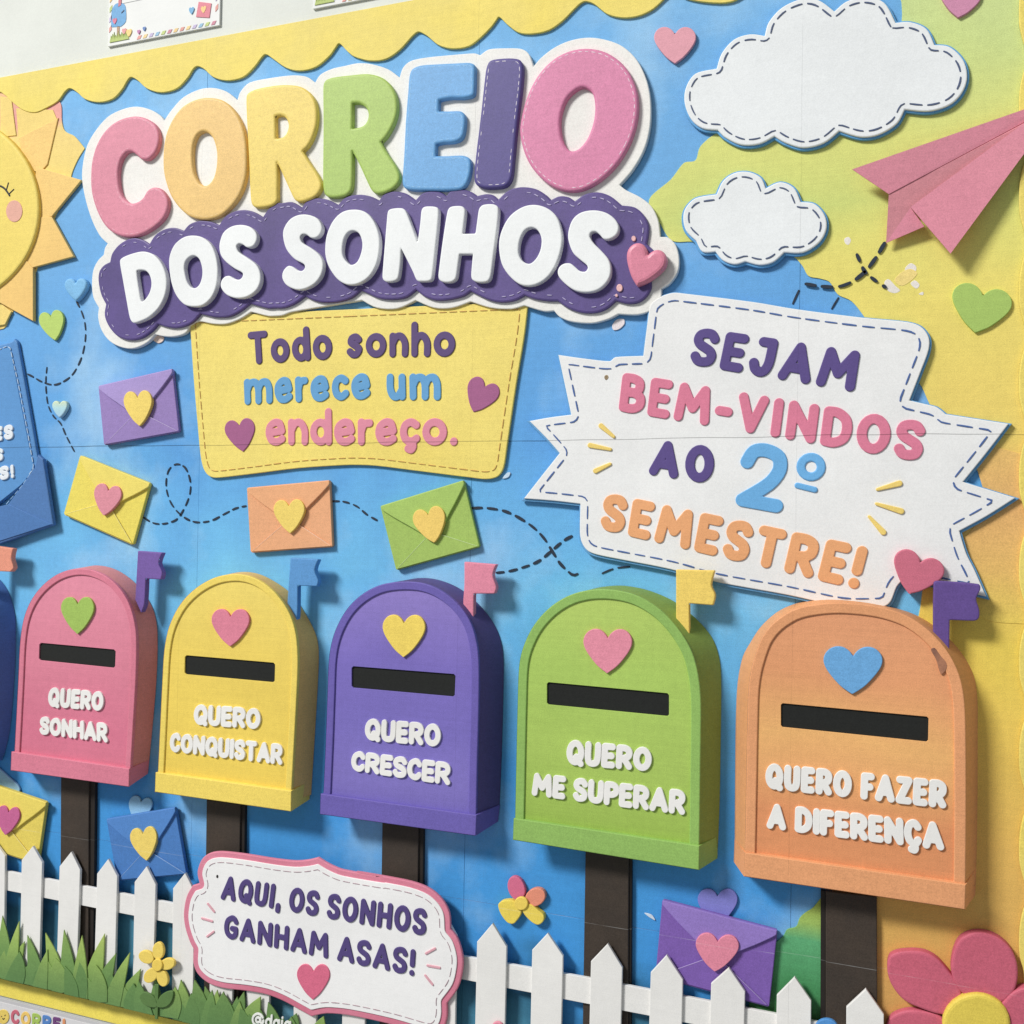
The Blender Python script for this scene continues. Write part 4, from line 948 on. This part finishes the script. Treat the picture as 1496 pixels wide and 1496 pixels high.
# yellow
mailbox('yellow mailbox with a pink heart and blue flag reading QUERO CONQUISTAR', G,
  [(860,1290),(874,1000),(886,750),(898,560),(925,430),(985,310),(1070,222),(1170,165),(1270,145),(1360,156),(1440,195),(1515,262),(1580,360),(1615,470),(1626,600),(1622,760),(1605,1080),(1588,1390)], None,
  [(850,1228),(1591,1330),(1589,1442),(846,1335)], [G([p])[0] for p in ((960,1200),(1698,1275),(1691,1376),(960,1310))],
  [(1010,588),(1503,630),(1500,737),(1008,692)], ((1258,378),(1256,541),55), (220,118,142),
  cn(I, [(90,55,1),(243,65,1),(222,125),(242,180),(235,212,1),(130,208,1),(128,360),(122,405,1),(72,325,1),(78,220)]), (76,142,206),
  H([(1128,270),(1312,295),(1300,1500),(1110,1500)]), None,
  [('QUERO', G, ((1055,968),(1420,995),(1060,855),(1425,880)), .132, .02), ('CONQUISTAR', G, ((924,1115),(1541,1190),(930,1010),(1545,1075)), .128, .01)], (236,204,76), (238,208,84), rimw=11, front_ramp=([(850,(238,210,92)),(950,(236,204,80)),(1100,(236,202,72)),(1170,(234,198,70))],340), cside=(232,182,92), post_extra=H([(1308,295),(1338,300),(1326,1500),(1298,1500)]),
  back_full=G([(960,1290),(1000,600),(1080,300),(1180,180),(1290,136),(1400,140),(1500,185),(1600,260),(1680,380),(1728,480),(1742,570),(1738,720),(1722,1000),(1700,1350)]))
# purple
mailbox('purple mailbox with a yellow heart and pink flag reading QUERO CRESCER', I,
  [(268,1400),(282,1100),(293,800),(302,600),(330,470),(390,350),(470,265),(570,208),(680,187),(800,192),(900,228),(1000,303),(1070,400),(1108,520),(1120,650),(1118,900),(1110,1200),(1104,1520)], None,
  [(255,1345),(1107,1462),(1102,1575),(252,1457)], [I([p])[0] for p in ((400,1300),(1237,1405),(1225,1497),(400,1440))],
  [(425,648),(993,692),(988,815),(425,765)], ((710,415),(708,600),62), (240,208,82),
  cn(I, [(1040,78,1),(1215,92,1),(1195,150),(1215,215),(1205,252,1),(1092,252,1),(1090,440,1),(1070,420,1),(1035,330),(1040,200)]), (222,124,150),
  J([(592,380),(790,410),(780,1500),(575,1500)]), None,
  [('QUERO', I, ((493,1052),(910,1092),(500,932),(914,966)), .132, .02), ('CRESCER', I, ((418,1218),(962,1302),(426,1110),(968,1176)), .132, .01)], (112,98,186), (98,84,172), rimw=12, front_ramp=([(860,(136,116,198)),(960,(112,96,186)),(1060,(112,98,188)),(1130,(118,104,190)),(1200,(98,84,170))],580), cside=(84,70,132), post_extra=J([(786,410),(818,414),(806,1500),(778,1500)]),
  back_full=I([(400,1400),(430,600),(520,330),(640,215),(760,170),(880,172),(1000,215),(1100,290),(1190,395),(1240,505),(1256,620),(1252,900),(1243,1200),(1232,1440)]))
# green
mailbox('green mailbox with a pink heart and yellow flag reading QUERO ME SUPERAR', K,
  [(83,1540),(90,1200),(98,850),(106,650),(130,540),(190,420),(280,322),(390,257),(510,230),(640,234),(760,267),(880,342),(980,450),(1050,570),(1085,700),(1099,850),(1096,1200),(1089,1700)], None,
  [(76,1479),(1091,1630),(1088,1762),(72,1597)], [K([p])[0] for p in ((240,1440),(1193,1577),(1190,1697),(240,1570))],
  [(258,735),(925,797),(925,922),(258,857)], ((590,495),(587,688),71), (226,130,152),
  cn(K, [(963,120,1),(1175,125,1),(1155,205),(1177,260),(1165,315,1),(1035,305,1),(1038,520,1),(1000,460,1),(963,395,1)]), (240,204,88),
  L([(468,540),(705,580),(700,1700),(450,1700)]), None,
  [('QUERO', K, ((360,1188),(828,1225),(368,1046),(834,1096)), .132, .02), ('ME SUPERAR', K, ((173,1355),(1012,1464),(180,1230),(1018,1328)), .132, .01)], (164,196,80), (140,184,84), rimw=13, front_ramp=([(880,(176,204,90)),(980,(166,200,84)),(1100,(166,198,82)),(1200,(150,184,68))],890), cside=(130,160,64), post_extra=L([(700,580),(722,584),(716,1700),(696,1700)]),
  back_full=K([(240,1500),(260,700),(350,380),(480,240),(620,208),(740,216),(860,250),(970,305),(1085,400),(1165,500),(1203,620),(1211,750),(1209,1000),(1202,1400),(1192,1640)]))
# orange
mailbox('orange mailbox with a blue heart and purple flag reading QUERO FAZER A DIFERENÇA', M,
  [(-30,1720),(-22,1300),(-14,900),(-8,760),(12,640),(55,510),(100,440),(160,385),(250,335),(380,308),(520,303),(700,323),(850,370),(960,440),(1050,530),(1110,620),(1150,720),(1170,830),(1178,1000),(1180,1400),(1176,1900)], None,
  [(-29,1667),(1178,1842),(1173,1978),(-34,1797)], [M([p])[0] for p in ((-86,1595),(1236,1752),(1230,1898),(-90,1717))],
  [(168,850),(975,925),(972,1062),(168,980)], ((562,595),(558,802),86), (92,160,218),
  cn(M, [(1003,190,1),(1020,182),(1250,200),(1258,230),(1235,280),(1252,340),(1250,385),(1225,400),(1090,395,1),(1088,575,1),(1050,530,1),(1000,475,1),(1000,330)]), (92,66,142),
  N([(412,770),(692,800),(695,1700),(412,1700)]), None,
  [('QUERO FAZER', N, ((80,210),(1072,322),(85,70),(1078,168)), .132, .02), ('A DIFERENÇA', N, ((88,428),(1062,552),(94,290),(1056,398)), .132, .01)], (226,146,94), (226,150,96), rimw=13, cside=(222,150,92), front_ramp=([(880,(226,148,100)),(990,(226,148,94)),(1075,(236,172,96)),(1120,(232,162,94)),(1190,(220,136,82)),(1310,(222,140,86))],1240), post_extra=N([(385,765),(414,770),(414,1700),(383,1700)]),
  back_full=M([(-85,1650),(-80,1000),(-70,750),(-42,600),(0,520),(60,430),(150,350),(250,305),(380,280),(520,283),(680,305),(860,350),(980,410),(1085,495),(1165,590),(1222,700),(1242,830),(1243,1000),(1242,1400),(1234,1840)]))
o = plate('ink_smudge', smooth(M([(988,560),(1008,548),(1040,590),(1072,630),(1072,665),(1045,692),(1032,670),(1015,610)]), True, 4), HB, HB + .00135, mat((190,124,86), rgb2=(128,86,70), blot=.2, noisescale=130, joint=0), None, b=.0002)
tag(o, 'dark brown ink smudge on the rim of the orange mailbox under its flag', 'smudge')
# blue box at the left edge
mailbox('dark blue mailbox with a salmon flag cut by the left edge', G,
  [(-680,1130),(-670,700),(-660,480),(-620,330),(-540,220),(-440,160),(-330,140),(-220,160),(-130,220),(-75,310),(-45,430),(-48,700),(-65,950),(-80,1180)], None,
  [(-690,1100),(-80,1110),(-84,1190),(-694,1180)], [G([p])[0] for p in ((-600,1080),(22,1095),(14,1160),(-600,1160))],
  [(-560,520),(-180,540),(-180,640),(-560,620)], None, None,
  cn(G, [(-50,-12,1),(70,5,1),(60,60),(72,110),(55,132,1),(-30,128,1),(-40,250),(-60,240,1)]), (230,140,112),
  G([(-400,1170),(-270,1190),(-270,1300),(-400,1300)]), None, [], (58,104,176), (60,108,180), rimw=10, cside=(58,100,172),
  back_full=G([(-600,1130),(-560,400),(-450,180),(-300,100),(-150,105),(-30,150),(40,230),(75,330),(87,430),(80,700),(54,1000),(22,1140)]))

# ================================================================== picket fence
fence = thing('picket_fence', 'white picket fence running along the foot of the poster', 'fence', (700, 1490), 0)
fw = mat((232, 230, 226), grain=.45)
rail = [(-40,1263),(252,1319.5),(676,1397),(860,1429),(1130,1481),(1290,1512),(1290,1560),(1130,1520),(1000,1494),(860,1467),(676,1431),(251,1349),(-40,1291)]
plate('rail', poly(rail), .0055, .0078, fw, fence, b=.0003)
def picket(tip, ls, rs, bot_l, bot_r):
    plate('picket', poly([ls, tip, rs, bot_r, bot_l]), .0079, .0100, fw, fence, b=.0004, zmin=zgrass_hi + .001)
hp = lambda *p: [H([q])[0] for q in p]
picket(*hp((-30,500),(-88,560),(27,577),(-95,1500),(18,1500)))
picket(*hp((178,525),(118,600),(230,615),(100,1500),(206,1500)))
picket(*hp((388,555),(325,635),(437,655),(300,1500),(410,1500)))
picket(*hp((590,595),(530,675),(640,690),(505,1500),(620,1500)))
picket(*hp((800,635),(735,720),(850,735),(720,1500),(830,1500)))
picket(*hp((1010,672),(945,755),(1062,775),(935,1600),(1050,1600)))
for x in (324, 378, 447, 518, 586, 650):
    y = 1276 + (x - 270) * .163
    picket((x, y), (x - 17, y + 24), (x + 17, y + 30), (x - 19, 1560), (x + 14, 1560))
picket((719.2,1349.5),(696.8,1376),(740,1383.6),(693,1540),(736.5,1540))
picket((800,1363.5),(777.3,1388),(822.4,1397),(774,1540),(819,1540))
picket((887.8,1378.9),(863.2,1404.8),(909,1414),(860,1540),(906,1540))
picket((973.9,1395.5),(950.6,1420.9),(997.4,1431.6),(947,1540),(995,1540))
picket((1064.8,1414.2),(1038.8,1437),(1088.3,1449),(1036,1540),(1086,1540))
picket((1161,1427.6),(1134.8,1454.3),(1185,1462.3),(1133,1560),(1184,1560))
picket((1265,1445),(1236.4,1471.7),(1291.2,1482.4),(1236,1560),(1291,1560))

# ================================================================== AQUI sign
aq = thing('banner_sign', 'white plaque with pink rim in front of the fence reading AQUI, OS SONHOS GANHAM ASAS!', 'sign', (460, 1490), 0)
ao = Q1([(155,402,1),(140,320),(170,230),(230,182),(320,170),(500,190),(700,222),(850,238),(950,230),(1020,213,1),(1100,262),(1200,303),(1490,352)]) + J([(450,663),(600,688),(750,718),(850,757),(920,818),(958,890),(965,980,1),(1003,1030),(1030,1120),(1030,1200),(1005,1300),(945,1385,1),(945,1460),(920,1530),(860,1560),(650,1502),(420,1452),(290,1440),(205,1456,1)]) + Q1([(880,1322),(770,1262),(650,1215),(500,1187),(330,1167),(220,1130),(140,1060),(110,980),(113,882,1),(85,830),(50,720),(40,620),(60,500),(103,418,1)])
ao = smooth(ao, True, 4)
plate('rim', ao, .0106, .0126, mat((220, 126, 150), rgb2=(204, 98, 124), blot=.2, grain=.8), aq, b=.0008)
inn = inner_loop(ao, .0134, 9.5, cell=.0007)
V, Fc = prism_geo([thin(inn, .0011)], .0125, .0134, .0003); build('face', V, Fc, mat((240, 239, 238), grain=.4), aq)
lp = inner_loop(ao, .0134, 17)
dashes('stitch', lp, .0133, .0137, mat((176, 150, 158), joint=0), aq, 13, 5, 1.2)
am = mat((78, 62, 124), grain=.8)
text('AQUI, OS SONHOS', Q1([(306,520)])[0], (621.5,1368), Q1([(330,345)])[0], (624,1329), .108, .0133,.0143, am, aq, gap=.09, cell=.0004)
text('GANHAM ASAS!', Q1([(330,800)])[0], (605,1427), Q1([(338,628)])[0], (607.5,1388), .108, .0133,.0143, am, aq, gap=.09, cell=.0004)
heart('heart', Q1([(985,1045)])[0], Q1([(982,1252)])[0], 48, .0133, .0143, mat((214, 92, 124)), aq)
pr = mat((222, 160, 172))
for zf, a_, b_ in ((Q1,(215,552),(262,610)),(Q1,(172,658),(248,680)),(Q1,(210,790),(258,755)),(J,(830,1112),(880,1085)),(J,(838,1178),(905,1190)),(J,(826,1232),(866,1282))):
    bars('ray_mark', [(zf([a_, b_]), 1.7)], .0133, .0141, pr, aq, b=.0003)
plate('pin_mark', petal_px0((317.2, 1280.5), 1.5, 2.4), .0133, .0137, mat((50,46,44), joint=0), aq, b=.0001)
hd = thing('handle_text', 'small white lettering on the grass starting @daia, cut by the bottom edge', 'lettering', (400, 1490), .012)
text('@daia', (367,1497),(424,1506),(368,1478.5),(426,1487), .09, .0136,.0144, mat((232, 234, 228), joint=0), hd, cell=.00022, gap=.06, b=.0002)

# ================================================================== grass in front of the fence
def zy(y): return y
gl_m = mat((130, 166, 70), ramp=[(1335, (176, 196, 92)), (1375, (146, 178, 82)), (1405, (116, 152, 76)), (1440, (92, 134, 72)), (1500, (76, 116, 66))], ref=60, blot=.02)
gm_m = mat((100, 140, 64), ramp=[(1345, (134, 168, 80)), (1385, (108, 148, 74)), (1440, (90, 132, 72)), (1500, (76, 116, 66))], ref=60, blot=.03)
gr_m = mat((100, 140, 64), ramp=[(1355, (126, 158, 76)), (1395, (98, 138, 70)), (1440, (84, 126, 68)), (1500, (72, 110, 62))], ref=60, blot=.02)
grass = thing('grass_strip', 'green paper grass tufts in front of the picket fence at the lower left', 'grass', (130, 1450), 0)
BN = [0]
def blade(base, tip, w, h1, m, bend=0.0):
    b0 = np.array(base, float); t0 = np.array(tip, float); b0 = b0 + (b0 - t0) * .45; w = w * 1.3; ax = t0 - b0; ln = np.linalg.norm(ax); sd = np.array([-ax[1], ax[0]]) / ln
    pts = [tuple(b0 - sd*w*.5) + (1,), tuple(b0 + ax*.4 - sd*(w*.46) + sd*bend), tuple(b0 + ax*.75 - sd*(w*.26) + sd*bend*.8), tuple(t0) + (1,), tuple(b0 + ax*.75 + sd*(w*.26) + sd*bend*.8), tuple(b0 + ax*.4 + sd*(w*.46) + sd*bend), tuple(b0 + sd*w*.5) + (1,)]
    BN[0] += 1; h1 = h1 + BN[0] * .000013
    plate('grass_blade', smooth(pts, True, 3), h1 - .0009, h1, m, grass, b=.0003, zmin=zgrass_hi)
hb = .0118
bl_left = [((-25,1290),(-20,965),90,0),((20,1260),(12,905),80,6),((50,1290),(103,935),70,-8),((60,1280),(132,1045),80,-12),((205,1340),(148,1012),86,10),((215,1340),(258,1090),70,-6),((320,1360),(247,998),92,12),((375,1360),(348,982),86,6),((430,1360),(447,1012),78,0),((500,1370),(570,1003),96,-14),((540,1400),(634,1108),90,-16),((610,1420),(708,1106),80,-12),((680,1430),(767,1195),90,-14)]
for k, (b_, t_, w, bd) in enumerate(bl_left):
    blade(H([b_])[0], H([t_])[0], w / 3.74, hb + .0005 * (k % 3), [gl_m, gm_m, gl_m][k % 3], bd / 3.74)
bl_r = [((820,1440),(762,1340),90,0),((1010,1480),(985,1258),80,6),((1090,1480),(1060,1255),96,10),((1170,1500),(1118,1290),80,0),((1170,1500),(1185,1310),70,0),((1250,1500),(1222,1330),80,0),((1270,1500),(1296,1345),60,0),((1350,1520),(1420,1348),86,-14),((1300,1540),(1335,1420),60,0)]
for k, (b_, t_, w, bd) in enumerate(bl_r):
    blade(H([b_])[0], H([t_])[0], w / 3.74, hb + .0005 * (k % 3), [gr_m, gl_m, gr_m][k % 3], bd / 3.74)
bl_q = [((30,1400),(20,1105),120,10),((160,1420),(125,1110),110,8),((300,1420),(330,1190),110,0),((420,1420),(480,1190),90,0),((520,1460),(600,1228),110,-10),((700,1480),(655,1268),100,8),((820,1480),(860,1350),100,0),((1010,1500),(1060,1370),90,0)]
for k, (b_, t_, w, bd) in enumerate(bl_q):
    blade(Q1([b_])[0], Q1([t_])[0], w / 4.987, hb + .0005 * (k % 3), [gr_m, gl_m, gr_m][k % 3], bd / 4.987)
turf_m = gm_m
gb = smooth([(-60,1400,1)] + H([(0,1170),(80,1150),(140,1190),(220,1170),(300,1180),(400,1170),(480,1190),(560,1210),(640,1260),(720,1300),(800,1350),(900,1370),(1000,1400),(1100,1390),(1200,1400),(1300,1440),(1400,1450),(1480,1470)]) + [(430,1500),(470,1560,1),(-60,1560,1)], True, 3)
# lower edge stops at the yellow band
za = at([(-60, 1400)], hb)[0][0]
G_ = clip(at(gb, hb - .0002), zgrass_hi)
V, Fc = prism_geo([G_], .0102, hb - .0002, .0003); build('turf', V, Fc, turf_m, grass)

rg = random.Random(9)
for k in range(34):                                   # short second row hiding the turf edge
    x = -20 + k * 13.5; yb = 1392 + x * .235 + rg.uniform(0, 16)
    blade((x, yb + 22), (x + rg.uniform(-9, 9), yb - rg.uniform(4, 22)), rg.uniform(15, 24), hb + .0005 * rg.choice((0, 1, 2)) + .00017, rg.choice((gl_m, gm_m, gr_m)), rg.uniform(-3, 3))
# small flowers
def petal_px(c, rx, ry, ang):
    t = np.linspace(0, 2*math.pi, 25)[:-1]; a = math.radians(ang)
    x = rx*np.cos(t); y = ry*np.sin(t)
    return np.stack([c[0] + x*math.cos(a) - y*math.sin(a), c[1] + x*math.sin(a) + y*math.cos(a)], 1)
yf = thing('paper_flower', 'small yellow five-petal paper flower in front of the fence', 'flower', H([(855,1400)])[0], 0, 'paper flowers')
fm = mat((236, 204, 84)); fgm = mat((88, 124, 62))
plate('stem', poly(H([(845,1280),(866,1280),(860,1470),(845,1470)])), .0132, .0142, fgm, yf, b=.0003)
for lf in ([(762,1345),(790,1322),(840,1350),(858,1400),(820,1405),(780,1385)], [(945,1320),(905,1322),(870,1350),(855,1400),(900,1405),(935,1375)]):
    plate('leaf', smooth(H(lf), True, 4), .0132, .0146, fgm, yf, b=.0004)
for cx, cy, rx, ry, an in ((862,1098,31,48,0),(797,1132,34,44,-60),(912,1170,32,42,75),(822,1232,34,46,40),(885,1248,30,46,-15)):
    q_ = H([(cx, cy)])[0]; plate('petal', petal_px(q_, rx/3.74, ry/3.74, an), .0132, .0150 + .00001 * rx, fm, yf, b=.0006)
q_ = H([(857,1176)])[0]; plate('flower_centre', petal_px(q_, 29/3.74, 34/3.74, 0), .0153, .0166, mat((236, 200, 74)), yf, b=.0006)

mf = thing('paper_flower', 'small flower with pink, orange and yellow petals below the purple and green mailboxes', 'flower', S1([(755,400)])[0], 0, 'paper flowers')
q_ = L([(90,755)])[0]; plate('petal', petal_px(q_, 46/3.74, 68/3.74, -18), .0012, .0040, mat((214,96,132)), mf, b=.0006)
q_ = L([(193,805)])[0]; plate('petal', petal_px(q_, 58/3.74, 48/3.74, -30), .0012, .0046, mat((230,134,104)), mf, b=.0006)
plate('petal', smooth(S1([(505,195),(560,150),(680,155),(760,270),(700,380),(660,405),(600,385),(530,290)]), True, 4), .0012, .0052, mat((232,204,70)), mf, b=.0006)
plate('petal', smooth(S1([(780,190),(860,190),(950,260),(1003,310),(998,375),(940,415),(860,375),(775,275)]), True, 4), .0012, .0054, mat((234,206,72)), mf, b=.0006)
q_ = S1([(755,182)])[0]; plate('flower_centre', petal_px(q_, 76/7.48, 74/7.48, 0), .0050, .0066, mat((238,204,76)), mf, b=.0006)

# big pink flower
bf = thing('paper_flower', 'big rose pink paper flower with a yellow centre in the lower right corner', 'flower', (1430, 1496), 0, 'paper flowers')
bm = mat((200, 84, 108), rgb2=(192, 80, 100), blot=.2); 
def pet(pts, h, mm): puff('petal', smooth(R1(pts), True, 4), .0016, h, mm, bf, b=.0016, cell=.0009)
pet([(490,1560),(500,1490),(540,1435),(640,1400),(760,1405),(900,1450),(960,1560),(800,1760),(600,1740)], .0062, bm)
pet([(500,1060),(520,1000),(600,970),(750,970),(860,1020),(960,1130),(1020,1210),(1045,1320),(980,1420),(880,1430),(740,1385),(620,1325),(540,1230),(505,1140)], .0070, bm)
pet([(968,1130),(975,1000),(1020,890),(1100,840),(1200,832),(1310,870),(1400,950),(1448,1060),(1450,1180),(1420,1270),(1330,1345),(1150,1330),(1030,1260)], .0077, bm)
pet([(1300,1400),(1340,1340),(1410,1270),(1500,1235),(1700,1240),(1760,1380),(1700,1500),(1500,1560),(1350,1520)], .0084, bm)
pet([(1350,1560),(1500,1580),(1650,1700),(1600,1850),(1400,1850),(1300,1700)], .0070, bm)
q_ = R1([(1150,1500)])[0]; puff('flower_centre', petal_px(q_, 250/4.987, 222/4.987, 0), .006, .0108, mat((224,200,66), rgb2=(226,192,70), blot=.2), bf, b=.0022, cell=.0009)
o = plate('paper_flower', petal_px((1207, 1503), 17, 14, 0), .0112, .0134, mat((66,136,208)), None, b=.0005); tag(o, 'blue flower tip rising from the bottom edge between two pickets', 'flower', 'paper flowers')
o = plate('paper_flower', petal_px((726, 1503), 9, 10, 0), .0106, .0124, mat((220,130,150)), None, b=.0005); tag(o, 'tiny pink petal on a picket at the bottom edge', 'flower', 'paper flowers')

# ================================================================== note cards on the wall above
def onwall(px, h1): return at(px, h1)
def card(label, P4, full):
    c = thing('note_card', label, 'note card', (np.array(P4[0]) + np.array(P4[1])) / 2, 0, 'note cards taped on the wall')
    bl, br = at(P4[:2], .0014); w = br[0] - bl[0]; hgt = .17
    P = np.array([(bl[0], bl[1]), (br[0], bl[1] + .0), (br[0], bl[1] + hgt), (bl[0], bl[1] + hgt)])
    V, Fc = prism_geo([P], -.0003, .0014, .00015); build('paper_sheet', V, Fc, mat((229, 230, 227), grain=.2, joint=0), c)
    return c, bl, br, w
stripe_cols = [(222,150,140),(236,206,140),(190,176,212),(140,184,214),(190,206,120),(206,130,150),(236,200,130)]
def local(bl, w, u, v): return (bl[0] + u * w, bl[1] + v * w)
def flat(name, P, m, parent, h1=.0017): V, Fc = prism_geo([np.array(P)], .0013, h1, 0); return build(name, V, Fc, m, parent)
def deco(c, bl, w):
    k = 0
    for i in range(13):                       # airmail stripes along the foot
        u = .27 + i * .055
        flat('stripe', [local(bl,w,u,.01), local(bl,w,u+.03,.01), local(bl,w,u+.045,.035), local(bl,w,u+.015,.035)], mat(stripe_cols[i % 7], joint=0), c)
    for i in range(12):
        v = .1 + i * .075
        for u in (.012, .965):
            flat('stripe', [local(bl,w,u,v), local(bl,w,u+.022,v+.02), local(bl,w,u+.022,v+.055), local(bl,w,u,v+.035)], mat(stripe_cols[(i*2) % 7], joint=0), c)
    for i in range(6):
        v = .30 + i*.1
        flat('ruled_line', [local(bl,w,.12,v), local(bl,w,.9,v), local(bl,w,.9,v+.003), local(bl,w,.12,v+.003)], mat((214,216,214), joint=0, grain=.2), c)
    bx = smooth([local(bl,w,.03,.14)+(1,), local(bl,w,.03,.25), local(bl,w,.055,.3), local(bl,w,.1,.31), local(bl,w,.15,.29), local(bl,w,.165,.24), local(bl,w,.165,.16), local(bl,w,.12,.13)+(1,)], True, 3)
    flat('printed_mailbox', bx, mat((96,160,212), joint=0), c)
    flat('printed_post', [local(bl,w,.085,.05), local(bl,w,.108,.05), local(bl,w,.108,.135), local(bl,w,.085,.135)], mat((176,140,110), joint=0), c)
    flat('printed_slot', [local(bl,w,.125,.225), local(bl,w,.15,.24), local(bl,w,.15,.25), local(bl,w,.125,.235)], mat((50,60,90), joint=0), c, .0019)
    flat('printed_flag', [local(bl,w,.095,.28), local(bl,w,.12,.29), local(bl,w,.12,.34), local(bl,w,.095,.33)], mat((206,110,120), joint=0), c, .0019)
    g_ = [local(bl,w,.02,.025)]
    for i in range(12):
        u = .025 + i * .014; g_ += [local(bl,w,u,.04), local(bl,w,u+.007,.075 + .012*(i % 3)), local(bl,w,u+.013,.045)]
    g_ += [local(bl,w,.2,.025)]
    flat('printed_grass', g_, mat((178,196,104), joint=0), c, .0020)
    def mh(u, v, s, col_):
        hpx = heart_px((0,0),(0,1),1.1); Pm = np.array([local(bl,w,u + p[0]*s, v - p[1]*s) for p in hpx]); flat('printed_heart', Pm, mat(col_, joint=0), c, .0021)
    mh(.065,.19,.035,(214,112,140)); mh(.155,.1,.035,(226,150,150)); mh(.2,.085,.045,(238,206,120)); mh(.29,.07,.025,(190,120,170)); mh(.34,.085,.025,(96,130,190)); mh(.76,.155,.04,(110,170,214))
    flat('printed_envelope', [local(bl,w,.80,.09), local(bl,w,.915,.065), local(bl,w,.93,.165), local(bl,w,.82,.195)], mat((218,118,134), joint=0), c, .0019)
    mh(.865,.145,.04,(238,196,120))
c1, bl1, br1, w1 = card('white ruled note card with airmail edging above the poster, left one', ((157.4,68),(320.5,33)), 1)
deco(c1, bl1, w1)
c2, bl2, br2, w2 = card('white ruled note card with airmail edging above the poster, right one, mostly out of frame', ((457,13),(621,-20)), 1)
deco(c2, bl2, w2)

# label card under the poster
lc = thing('label_card', 'laminated strip under the poster with a little sun and the letters CORREI', 'label', (60, 1496), 0)
zt = at([(0, 1460), (140, 1491)], .0012)[:, 1].mean(); x0 = at([(-60, 1460)], .001)[0][0]; x1 = at([(300, 1500)], .001)[0][0]
V, Fc = prism_geo([np.array([(x0, zt - .06), (x1, zt - .06), (x1, zt), (x0, zt)])], -.0003, .0012, .0002); build('clear_sleeve', V, Fc, mat((196,194,196), joint=0, rough=.25, grain=.4), lc)
zt2 = zt - .0028
V, Fc = prism_geo([np.array([(x0, zt - .06), (x1, zt - .06), (x1, zt2), (x0, zt2)])], .0011, .0016, .0001); build('card', V, Fc, mat((214,212,214), joint=0, grain=.4), lc)
cs = [mat(c_, joint=0) for c_ in ((200,90,110),(232,190,90),(160,190,80),(70,120,190),(110,60,120),(220,140,90))]
text('CORREI', *[V1([p])[0] for p in ((115,718),(715,800),(118,555),(715,668))], .13, .0016,.0022, None, lc, cell=.0003, gap=.12, b=.0003, colors=cs, name='letter')
q_ = V1([(30,640)])[0]; plate('little_sun', petal_px(q_, 9, 10.5, 0), .0015, .0022, mat((228,196,84), joint=0), lc, b=.0002)
bars('sun_smile', [(V1([(10,632),(18,642)]), .5), (V1([(48,630),(56,620)]), .5), (V1([(24,660),(34,668),(46,658)]), .7)], .0022, .0025, ink, lc, cell=.0002, b=.0001)
